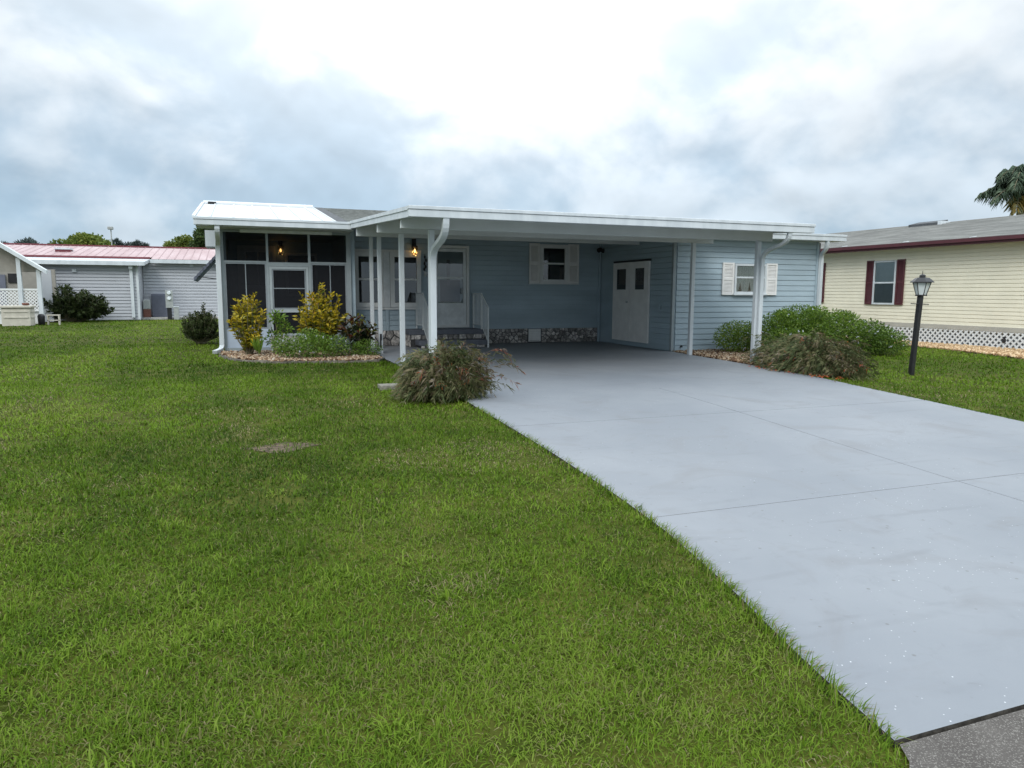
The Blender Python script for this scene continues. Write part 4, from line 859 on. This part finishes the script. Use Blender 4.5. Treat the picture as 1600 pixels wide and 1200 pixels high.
cloud_shrub('flowering_shrub', 'low green shrub dotted with pale flowers at the front of the porch bed', (1.25, 14.85, .02), [(-.25, 0, .20, .36, .28, .22), (.15, -.05, .24, .38, .3, .25), (.5, .05, .22, .3, .25, .22), (-.5, .15, .25, .22, .2, .2), (0, .2, .38, .3, .25, .2)], 4200, .052, M['shrubgreen'], 34)
cloud_shrub('variegated_shrub', 'thin pale-leaved plant between the two yellow crotons', (.70, 15.8, .02), [(0, 0, .78, .16, .14, .16), (.14, 0, .55, .16, .14, .16), (-.1, .05, .35, .14, .12, .18)], 420, .085, M['shrubgreen'], 0, stem_n=6)
cloud_shrub('silver_plant', 'small silvery grey plant under the large yellow croton', (1.9, 15.1, .02), [(0, 0, .2, .22, .2, .2)], 300, .09, M['grey_leaf'], 0, up_=.9, aspect=.2)
cloud_shrub('green_groundcover', 'dark green mound at the foot of the red croton', (2.42, 15.0, .02), [(0, 0, .14, .30, .3, .20), (-.25, .1, .12, .22, .2, .16)], 1500, .045, M['shrubgreen'], 0)
cloud_shrub('snake_plant', 'small upright striped plant at the foot of the downspout croton', (.30, 15.3, .02), [(0, 0, .10, .08, .06, .06)], 26, .34, M['shrubgreen'], 0, up_=4, aspect=.13, stem_n=1)
cloud_shrub('plumbago_shrub', 'wide bright green shrub with white flowers at the shed corner', (11.7, 12.7, 0), [(-1.1, .9, .33, .6, .5, .40), (-.6, .2, .46, .7, .65, .46), (0, -.1, .52, .62, .6, .50), (.75, -.1, .50, .62, .6, .50), (1.4, -.3, .38, .6, .55, .40), (1.85, -.4, .26, .5, .5, .30), (-.9, -.4, .3, .5, .5, .3), (.3, .6, .56, .7, .6, .52), (.35, .1, .9, .25, .25, .16), (-.4, .3, .82, .25, .25, .18), (1.1, .1, .8, .28, .25, .16)], 34000, .062, M['hedgegreen'], 150, stem_n=26, fsz=1.1)
def spray_tips(n, rx, ry, h, cz=.35, jag=.25):
    r = []
    for _ in range(n):
        az = random.uniform(0, 2*math.pi); e = math.asin(random.uniform(-.25, 1)); q = random.uniform(.6, 1)*(1+random.uniform(-jag, jag)*.6)
        r.append((rx*q*math.cos(az)*math.cos(e), ry*q*math.sin(az)*math.cos(e), max(.08, h*cz+h*(1-cz)*q*math.sin(e))))
    return r
rosette_shrub('juniper_shrub', 'dark green rounded conifer shrub beside the porch downspout', (-.98, 20.3, 0), spray_tips(260, .50, .44, .90, .40, .15)+[(.10, 0, 1.03), (.08, 0, .98)], .07, M['darkgreen'], 50, lambda u, n: np.clip(.15+.45*u+rng.normal(0, .18, n), 0, 1), .12)
rosette_shrub('yew_shrub', 'large dark spreading shrub in front of the grey house wall', (-6.8, 36.5, -.03), spray_tips(210, 1.45, .9, 1.52, .36, .4), .17, M['darkgreen'], 60, lambda u, n: np.clip(.05+.35*u+rng.normal(0, .15, n), 0, 1), .25)
# rush-like firecracker shrubs: hundreds of thin arching stems with side whorls
def rush_shrub(name, label, c, spread, height, nst, flowers, long=(), dark=0):
    t = thing(name, label, 'shrub', c); VV = []; FF = []; TT = []; off = 0; FP = []; ph = random.uniform(0, 6)
    subs = [(0, 0, .82, 1.0)]+[(math.cos(a)*random.uniform(.35, .6), math.sin(a)*random.uniform(.35, .6), random.uniform(.38, .6), random.uniform(.55, .95)) for a in [k*2*math.pi/7+random.uniform(-.3, .3) for k in range(7)]]
    for i in range(nst):
        sx_, sy_, sr, sh_ = random.choices(subs, [q_[2]**2 for q_ in subs])[0]
        az = random.uniform(0, 2*math.pi); e = math.asin(random.uniform(-.05, 1)); q = random.uniform(.55, 1.05)*(1+.14*math.sin(3*az+ph)+.08*math.sin(7*az+ph*2))
        if random.random() < .05: q *= 1.25
        ex, ey, ez = spread[0]*(sx_+sr*q*math.cos(az)*math.cos(e)), spread[1]*(sy_+sr*q*math.sin(az)*math.cos(e)), height*sh_*(.22+.80*q*math.sin(e))
        P0 = Vector((ex*.3+random.gauss(0, .06), ey*.3+random.gauss(0, .06), 0)); P2 = Vector((ex, ey, max(.03, ez-.10*math.cos(e)))); P1 = Vector((ex*.62, ey*.62, ez*1.12+.16*math.cos(e)))
        if i < len(long): P2 = Vector(long[i]); P1 = Vector((P2.x*.72, P2.y*.72, P2.z*1.25+.20))
        pts = [P0*(1-s_)**2+P1*2*s_*(1-s_)+P2*s_*s_ for s_ in [j/6 for j in range(7)]]; pts = [Vector((p.x, p.y, max(.01, p.z))) for p in pts]
        patch = math.sin(az*4+ph)+math.sin(e*7+ph*1.7)
        tb = min(.94, max(0, random.gauss(.44+dark+(.30 if patch > .9 else 0), .15)))
        for j in range(6):
            a, b_ = np.array(pts[j]), np.array(pts[j+1]); s_ = np.array([random.gauss(0, 1), random.gauss(0, 1), .2]); s_ /= np.linalg.norm(s_); w_ = .0035*(1-.1*j)
            VV.append(np.array([a-s_*w_, a+s_*w_, b_+s_*w_*.9, b_-s_*w_*.9])+np.array(c)); FF.append(np.array([(0, 1, 2), (0, 2, 3)])+off); off += 4; TT += [tb]*4
            if j >= 2:
                for _ in range(9):   # whorled side branchlets
                    u = random.random(); o_ = a*(1-u)+b_*u; d = np.array([random.gauss(0, 1), random.gauss(0, 1), random.gauss(0, .9)]); d = d/np.linalg.norm(d)*.75+(b_-a)/np.linalg.norm(b_-a)*.55
                    l = random.uniform(.04, .11); s_ = np.cross(d, (0, 0, 1.)); s_ /= np.linalg.norm(s_)+1e-9; w_ = random.uniform(.0016, .0034); e_ = o_+d*l-np.array([0, 0, l*.3]); mm_ = o_+d*l*.55
                    VV.append(np.array([o_-s_*w_, o_+s_*w_, mm_+s_*w_, e_])+np.array(c)); FF.append(np.array([(0, 1, 2), (0, 2, 3)])+off); off += 4; ti = min(1, max(0, tb+random.gauss(0, .12))); TT += [ti]*4
        if random.random() < flowers: FP.append(np.array(pts[-1])+np.array(c))
    V = np.concatenate(VV); V[:, 2] = np.maximum(V[:, 2], c[2]+.004)
    link('foliage', mesh_np('foliage', V, np.concatenate(FF), M['rush'], TT), t)
    if FP:
        P = np.repeat(np.array(FP), 4, 0)+rng.normal(0, .02, (len(FP)*4, 3)); P[:, 2] = np.maximum(P[:, 2], c[2]+.03)
        v, f, ti = leaf_np(P, rng.normal(size=P.shape)+np.array([0, 0, -.5]), .04, .012, rng.random(len(P)), .2); link('flowers', mesh_np('flowers', v, f, M['redflower'], ti), t)['kind'] = 'stuff'
    return t
rush_shrub('firecracker_shrub', 'brown-green arching shrub on the lawn edge left of the driveway', (2.38, 8.95, -.03), (.64, .56, 0), .72, 1100, .03, long=[(.92, -.25, .42), (.90, -.3, .50), (.84, -.5, .22), (.98, -.30, .36), (.80, -.45, .14), (.86, -.2, .55)])
rush_shrub('firecracker_shrub', 'wide brown-green arching shrub along the right driveway edge', (9.22, 9.85, -.02), (.64, 1.45, 0), .64, 1900, .03, dark=-.04)
# fallen red blossoms on the concrete
v, f, ti = leaf_np(np.concatenate([np.stack([np.interp(rng.uniform(8.5, 10.8, 60), [8.5, 11], [8.63, 8.9])-rng.random(60)*.12, rng.uniform(8.6, 10.8, 60), np.full(60, .02)], 1)]), rng.normal(size=(60, 3))*np.array([1, 1, .1]), .05, .02, rng.random(60), 0)
fo = link('fallen_flowers', mesh_np('fallen_flowers', v, f, M['redflower'], ti)); tag(fo, 'red fallen flowers scattered on the concrete under the wide shrub', 'petals', kind='stuff')
# ------------------------------------------------------------------ trees
M['treelight'] = ramp_mat('yellow_green_leaves', [(0, (.04, .065, .012)), (.45, (.12, .17, .03)), (1, (.26, .28, .06))], transl=.3)
M['treemid'] = ramp_mat('mid_green_leaves', [(0, (.018, .035, .012)), (.5, (.05, .09, .025)), (1, (.12, .16, .05))], transl=.3)
M['pine'] = ramp_mat('far_pine_needles', [(0, (.035, .052, .048)), (.5, (.065, .09, .082)), (1, (.11, .14, .125))], transl=.1)
M['frond'] = ramp_mat('palm_fronds', [(0, (.07, .10, .075)), (.5, (.14, .20, .135)), (.85, (.24, .30, .20)), (1, (.40, .27, .05))], transl=.2, rough=.4)
def tree(name, label, c, h, rx, rz, n, leaf, mt_, ncl=14, cz=None, group=None):
    t = thing(name, label, 'tree', c, group); cz = cz or h-rz; c = np.array(c, float)
    mb = MB().tube([tuple(c+np.array(p)) for p in ((0, 0, -.1), (.05, 0, cz*.5), (0, .05, cz))], [rx*.07, rx*.055, rx*.035], 7); parts = []
    for k in range(ncl):
        d = rng.normal(size=3); d /= np.linalg.norm(d); d[2] = abs(d[2])*1.0-.25; q = c+np.array([d[0]*rx*.72, d[1]*rx*.72, cz+d[2]*rz*.85]); r = rx*rng.uniform(.22, .42)
        mb.tube([tuple(c+np.array([0, 0, cz*.75])), tuple((q+c+np.array([0, 0, cz*.9]))/2), tuple(q)], [rx*.03, rx*.018, rx*.008], 5)
        m_ = n//ncl; P, dd = ball(m_, q, (r, r, r*.75), .4); P[:, 2] = np.maximum(P[:, 2], .4)
        parts.append(leaf_np(P, dd+rng.normal(0, .6, dd.shape), leaf*rng.uniform(.6, 1.3, m_), leaf*.55, np.clip(rng.normal(.5, .2, m_)+.25*dd[:, 2]*0+rng.normal(0, .08), 0, 1), .2))
    mb.build('trunk', M['bark'], t); v, f, ti = join_np(parts); link('crown', mesh_np('crown', v, f, mt_, ti), t); return t
tree('broadleaf_tree', 'broad yellow-green tree crown rising behind the red roof', (-14.0, 80, 0), 6.7, 3.0, 1.7, 15000, .34, M['treelight'], 34, 4.9)
tree('broadleaf_tree', 'mid green tree left of the porch roof, rounder of the two', (-3.15, 50, 0), 4.9, 1.1, 1.1, 6000, .18, M['treelight'], 16, 3.9)
tree('broadleaf_tree', 'loose green tree just behind the porch roof corner', (-1.75, 49, 0), 5.4, 1.0, 1.5, 4200, .2, M['treemid'], 15, 4.1)
def pine(label, c, h, r):
    t = thing('pine_tree', label, 'tree', c, 'far pines on the skyline'); c = np.array(c, float)
    MB().tube([tuple(c+np.array((0, 0, -.1))), tuple(c+np.array((0, 0, h*.95)))], [.22, .06], 6).build('trunk', M['bark'], t); parts = []
    for k in range(13):
        z = h*(.45+.55*k/12); rr_ = r*(1.05-.6*abs(k/12-.35)); q = c+np.array([rng.normal(0, r*.3), rng.normal(0, r*.3), z])
        P, d = ball(140, q, (rr_*.75, rr_*.75, h*.05), .6); parts.append(leaf_np(P, d+np.array([0, 0, .6]), .5, .13, np.clip(rng.normal(.5, .25, 140), 0, 1), .1))
    v, f, ti = join_np(parts); link('crown', mesh_np('crown', v, f, M['pine'], ti), t)
pn = [(-26.8, 7.2, 1.2), (-25.4, 7.4, 1.2), (-24.0, 7.1, 1.3), (-22.8, 6.8, 1.1), (-16.3, 7.3, 1.0), (-14.9, 7.6, 1.0), (-13.7, 7.2, 1.1), (-12.6, 7.4, 1.0), (-11.6, 7.1, .9), (-28.4, 7.0, 1.2)]
pnl = ['far dark pine near the left edge, first above the porch roof', 'far dark pine second from the left edge, tallest there', 'far dark pine third from the left edge', 'far low pine just left of the broad yellow-green tree', 'far pine just left of the light pole', 'far pine just right of the light pole', 'far pine second right of the light pole', 'far pine third right of the light pole', 'far pine at the right end of the skyline row', 'far pine cut by the left picture edge']
for (x, h, r), lb in zip(pn, pnl): pine(lb, (x, 110+rng.uniform(-3, 3), 0), h, r)
# queen palm behind the cream house
palm = thing('palm_tree', 'queen palm with drooping fronds behind the cream house', 'palm', (35.65, 25, 0))
pc = np.array([35.65, 25, 6.5])
MB().tube([(35.65, 25, -.1), (35.7, 25, 3), (35.65, 25, 6.45)], [.2, .17, .15], 10).build('trunk', M['bark'], palm)
def frond(az, el, ln, droop, yellow=False):
    d = np.array([math.cos(az)*math.cos(el), math.sin(az)*math.cos(el), math.sin(el)]); n = 22; pts = [pc+d*ln*(i/n)-np.array([0, 0, 1])*droop*(i/n)**2.0*ln for i in range(n+1)]
    mb = MB().tube([tuple(p) for p in pts[::3]+[pts[-1]]], [.03-.003*i for i in range(len(pts[::3])+1)], 4)
    rach = mb.build('rachis', M['stem'], palm); parts = []
    for i in range(3, n):
        ax = pts[i+1]-pts[i]; ax /= np.linalg.norm(ax); side = np.cross(ax, (0, 0, 1.)); side /= np.linalg.norm(side)+1e-9; k = 3
        for sgn in (-1, 1):
            P = pts[i]+(pts[i+1]-pts[i])*rng.random((k, 1)); dd = side*sgn*.75+ax*.45+np.array([0, 0, -.25])+rng.normal(0, .3, (k, 3))
            l = .62*math.sin(math.pi*min(.95, (i/n)*.8+.18))*rng.uniform(.7, 1.15, k)
            parts.append(leaf_np(P, dd, l, .028, np.clip(rng.normal(.93 if yellow else .42, .05 if yellow else .2, k), 0, 1 if yellow else .88), .85))
    v, f, ti = join_np(parts); link('leaflets', mesh_np('leaflets', v, f, M['frond'], ti), rach); rach.name = 'frond'
for k in range(11): frond(k*2.4+.3, .55+.8*((k*.618) % 1), random.uniform(2.3, 2.7), random.uniform(.62, .78))
for az, el, ln, dr_ in ((3.3, 1.25, 3.2, .78), (3.0, 1.08, 3.0, .80), (3.6, .70, 2.7, .78), (2.7, .45, 2.4, .68), (3.2, .12, 2.2, .5), (2.5, 1.2, 2.8, .75), (4.0, 1.1, 2.8, .8)): frond(az, el, ln, dr_)
frond(3.6, -.55, 1.3, .5, True)
# ------------------------------------------------------------------ lawn
dp = MB(); dv = [(.31+.30*(1+.25*math.sin(3*a)+.15*math.sin(7*a+1))*math.cos(a), 6.93+.17*(1+.2*math.sin(4*a+2))*math.sin(a)) for a in [2*math.pi*i/36 for i in range(36)]]
dp.add([(x, y, zg(y)-.026) for x, y in dv], [tuple(range(36))]); M['dirt'] = mat('bare_dirt', (.075, .05, .028), .95, .4, 18, .6, 50, col2=(.13, .095, .06))
tag(dp.build('bare_soil', M['dirt']), kind='structure')
_nt = {}
def vnoise(P, s, seed):
    r = np.random.default_rng(seed); T = r.random((256, 256)); q = P*s+1000; i = np.floor(q).astype(int); f = q-i; f = f*f*(3-2*f)
    a = T[i[:, 0] % 256, i[:, 1] % 256]; b_ = T[(i[:, 0]+1) % 256, i[:, 1] % 256]; c = T[i[:, 0] % 256, (i[:, 1]+1) % 256]; d = T[(i[:, 0]+1) % 256, (i[:, 1]+1) % 256]
    return (a*(1-f[:, 0])+b_*f[:, 0])*(1-f[:, 1])+(c*(1-f[:, 0])+d*f[:, 0])*f[:, 1]
STREET = [(80, 1.79), (2.17, 1.785), (2.12, 1.70), (2.03, 1.62), (1.7, 1.40), (.5, 1.15), (-6, .9), (-60, .9), (-60, -12), (80, -12)]
def lawn_ok(P):
    x, y = P[:, 0], P[:, 1]
    l_ = np.interp(y, XLY, XLX); r_ = np.interp(y, [1.8, 5.7, 8.2, 11, 12.1, 13.4, 14.32, 18], [8.5, 8.53, 8.60, 8.95, 9.06, 9.16, 9.262, 9.262])
    ok = ~((x > l_+.004) & (x < r_+.01) & (y > 1.78) & (y < 18))
    ok &= ~((x > -.42) & (x < 13.5) & (y > 16.95) & (y < 26)) & ~((x > 9.2) & (x < 13.5) & (y > 14.2) & (y < 26))
    ok &= ~((x > 17.8) & (x < 26) & (y < 25.5)) & ~((y > 37.9) & (x < 14)) & ~((x < -7.3) & (y > 33.8))
    ok &= ~((x > -4.5) & (y > 38.5))
    for pl_ in (BED1, BED2, BED3, STREET): ok &= ~inpoly(P, pl_)
    return ok
parts = []
def blade_mesh(P, az, lean, L_, W_, ti):
    n = len(P); d = np.stack([np.cos(az), np.sin(az)], 1); s_ = np.stack([-d[:, 1], d[:, 0]], 1)
    B = np.concatenate([P, (zgn(P[:, 1])-.034)[:, None]], 1)
    def at(t, l): return B+np.concatenate([d*(L_*t*np.sin(l))[:, None], (L_*t*np.cos(l))[:, None]], 1)
    S3 = np.concatenate([s_*W_[:, None]/2, np.zeros((n, 1))], 1)
    mid_ = at(.55, lean*.8); tip = at(1., np.minimum(lean*1.25, 1.5)); V = np.stack([B-S3, B+S3, mid_+S3*.85, mid_-S3*.85, tip], 1)
    F = np.array([(0, 1, 2), (0, 2, 3), (3, 2, 4)])[None]+np.arange(n)[:, None, None]*5
    parts.append((V.reshape(-1, 3), F.reshape(-1, 3), np.repeat(ti, 5)))
def edge_blades(ya, yb, dens, ln, wd, right=False):
    """taller uncut fringe creeping over the concrete"""
    n = int((yb-ya)*dens); y = rng.uniform(ya, yb, n); y = y[vnoise(np.stack([y*0, y], 1), 2.2, 77)+.35*rng.random(n) > .36]; n = len(y)
    off = np.abs(rng.normal(0, .022, n)); x = np.where(right, np.interp(y, [1.8, 5.7, 8.2], [8.5, 8.53, 8.60])+off+.006, np.interp(y, XLY, XLX)-off-.002)
    az = np.where(right, np.pi, 0)+rng.normal(0, .8, n); ti = np.clip(rng.normal(.42, .2, n), 0, .74); ti = np.where(rng.random(n) < .14, rng.uniform(.76, 1, n), ti)
    blade_mesh(np.stack([x, y], 1), az, np.clip(rng.normal(.8, .35, n), .1, 1.35), ln*rng.uniform(.5, 1.5, n), wd*rng.uniform(.7, 1.3, n), ti)
def blades(r0, r1, dens, ln, wd):
    a0, a1 = YAW-math.radians(46), YAW+math.radians(45); area = (a1-a0)/2*(r1*r1-r0*r0); n = int(area*dens)
    r = np.sqrt(rng.uniform(r0*r0, r1*r1, n)); a = rng.uniform(a0, a1, n); P = np.stack([r*np.sin(a), r*np.cos(a)], 1); P = P[lawn_ok(P)]
    x, y = P[:, 0], P[:, 1]
    dirt = np.exp(-(((x-.31)/.34)**2+((y-6.93)/.20)**2)**2); thin = vnoise(P, .9, 3)*.5+vnoise(P, 2.6, 5)*.5
    P = P[rng.random(len(P)) > np.maximum(dirt*.72, .55*np.clip((thin-.52)*4, 0, 1))]; n = len(P); x, y = P[:, 0], P[:, 1]
    az = rng.uniform(0, 2*np.pi, n); clump = vnoise(P, 7, 11); lean = np.clip(rng.normal(.85, .38, n), .05, 1.5)
    L_ = ln*rng.uniform(.45, 1.35, n)*(.7+.6*clump); W_ = wd*rng.uniform(.7, 1.3, n)
    pat = .42*vnoise(P, .30, 21)+.33*vnoise(P, .85, 22)+.25*vnoise(P, 3.1, 23)
    ti = -.06+.98*pat+rng.normal(0, .14 if r1 < 9 else .06, n)
    tan = np.clip((vnoise(P, .8, 31)*.6+vnoise(P, 3.3, 32)*.4-.60)*5, 0, 1)
    oli = rng.random(n) < (.05+.22*np.clip((vnoise(P, 1.7, 41)-.35)*2, 0, 1))*(1 if r1 < 6 else .6 if r1 < 14 else .18)
    ti = np.where(rng.random(n) < (.03+.40*tan)*(1 if r1 < 9 else .6 if r1 < 14 else .2), rng.uniform(.90, 1.0, n), np.where(oli, rng.uniform(.74, .9, n), np.clip(ti, 0, .74)))
    # lighter mown strip running up to the grey house
    sx = np.interp(y, [9, 14, 20, 30, 40], [-3.6, -3.2, -3.0, -3.1, -3.6]); strip = np.exp(-((x-sx)/.9)**2)*(y > 9)
    ti = np.where(ti < .74, np.clip(ti+.055*np.sin((x+.12*y)*2*np.pi/1.15)*np.clip((y-4)/6, 0, 1), 0, .74), ti)
    ti = np.clip(ti+.20*strip-.06*((x < sx-.9) & (y > 11)), 0, 1)
    lean = np.where(ti > .86, lean+.5, lean)
    blade_mesh(P, az, lean, L_, W_, ti)
blades(1.5, 3.2, 12500, .047, .0046); blades(3.2, 5, 8200, .047, .0054); blades(5, 8, 4000, .048, .0074); blades(8, 13, 1600, .050, .011)
blades(13, 21, 520, .055, .018); blades(21, 44, 150, .05, .03)
def weeds(n, r0, r1):
    for _ in range(n):
        r = math.sqrt(random.uniform(r0*r0, r1*r1)); a = YAW+math.radians(random.uniform(-44, 36)); c = np.array([[r*math.sin(a), r*math.cos(a)]])
        if not lawn_ok(c)[0]: continue
        k = random.randint(18, 44); P = c+rng.normal(0, random.uniform(.02, .07), (k, 2)); P = P[lawn_ok(P)]; k = len(P)
        if k: blade_mesh(P, rng.uniform(0, 2*np.pi, k), np.clip(rng.normal(.9, .3, k), .2, 1.4), rng.uniform(.045, .095, k), rng.uniform(.005, .009, k), np.clip(rng.normal(random.choice((.35, .6, .66)), .06, k), 0, .73))
weeds(80, 1.8, 6.5)
edge_blades(1.8, 4, 520, .085, .0052); edge_blades(4, 8.4, 380, .075, .007); edge_blades(8.4, 13.4, 160, .06, .012); edge_blades(3.5, 8.4, 330, .06, .011, True)
v, f, ti = join_np(parts)
gr = link('grass', mesh_np('grass', v, f, M['grass'], ti)); tag(gr, 'short green lawn grass with brown thatch patches', 'grass', kind='stuff')
print('grass tris', len(f))
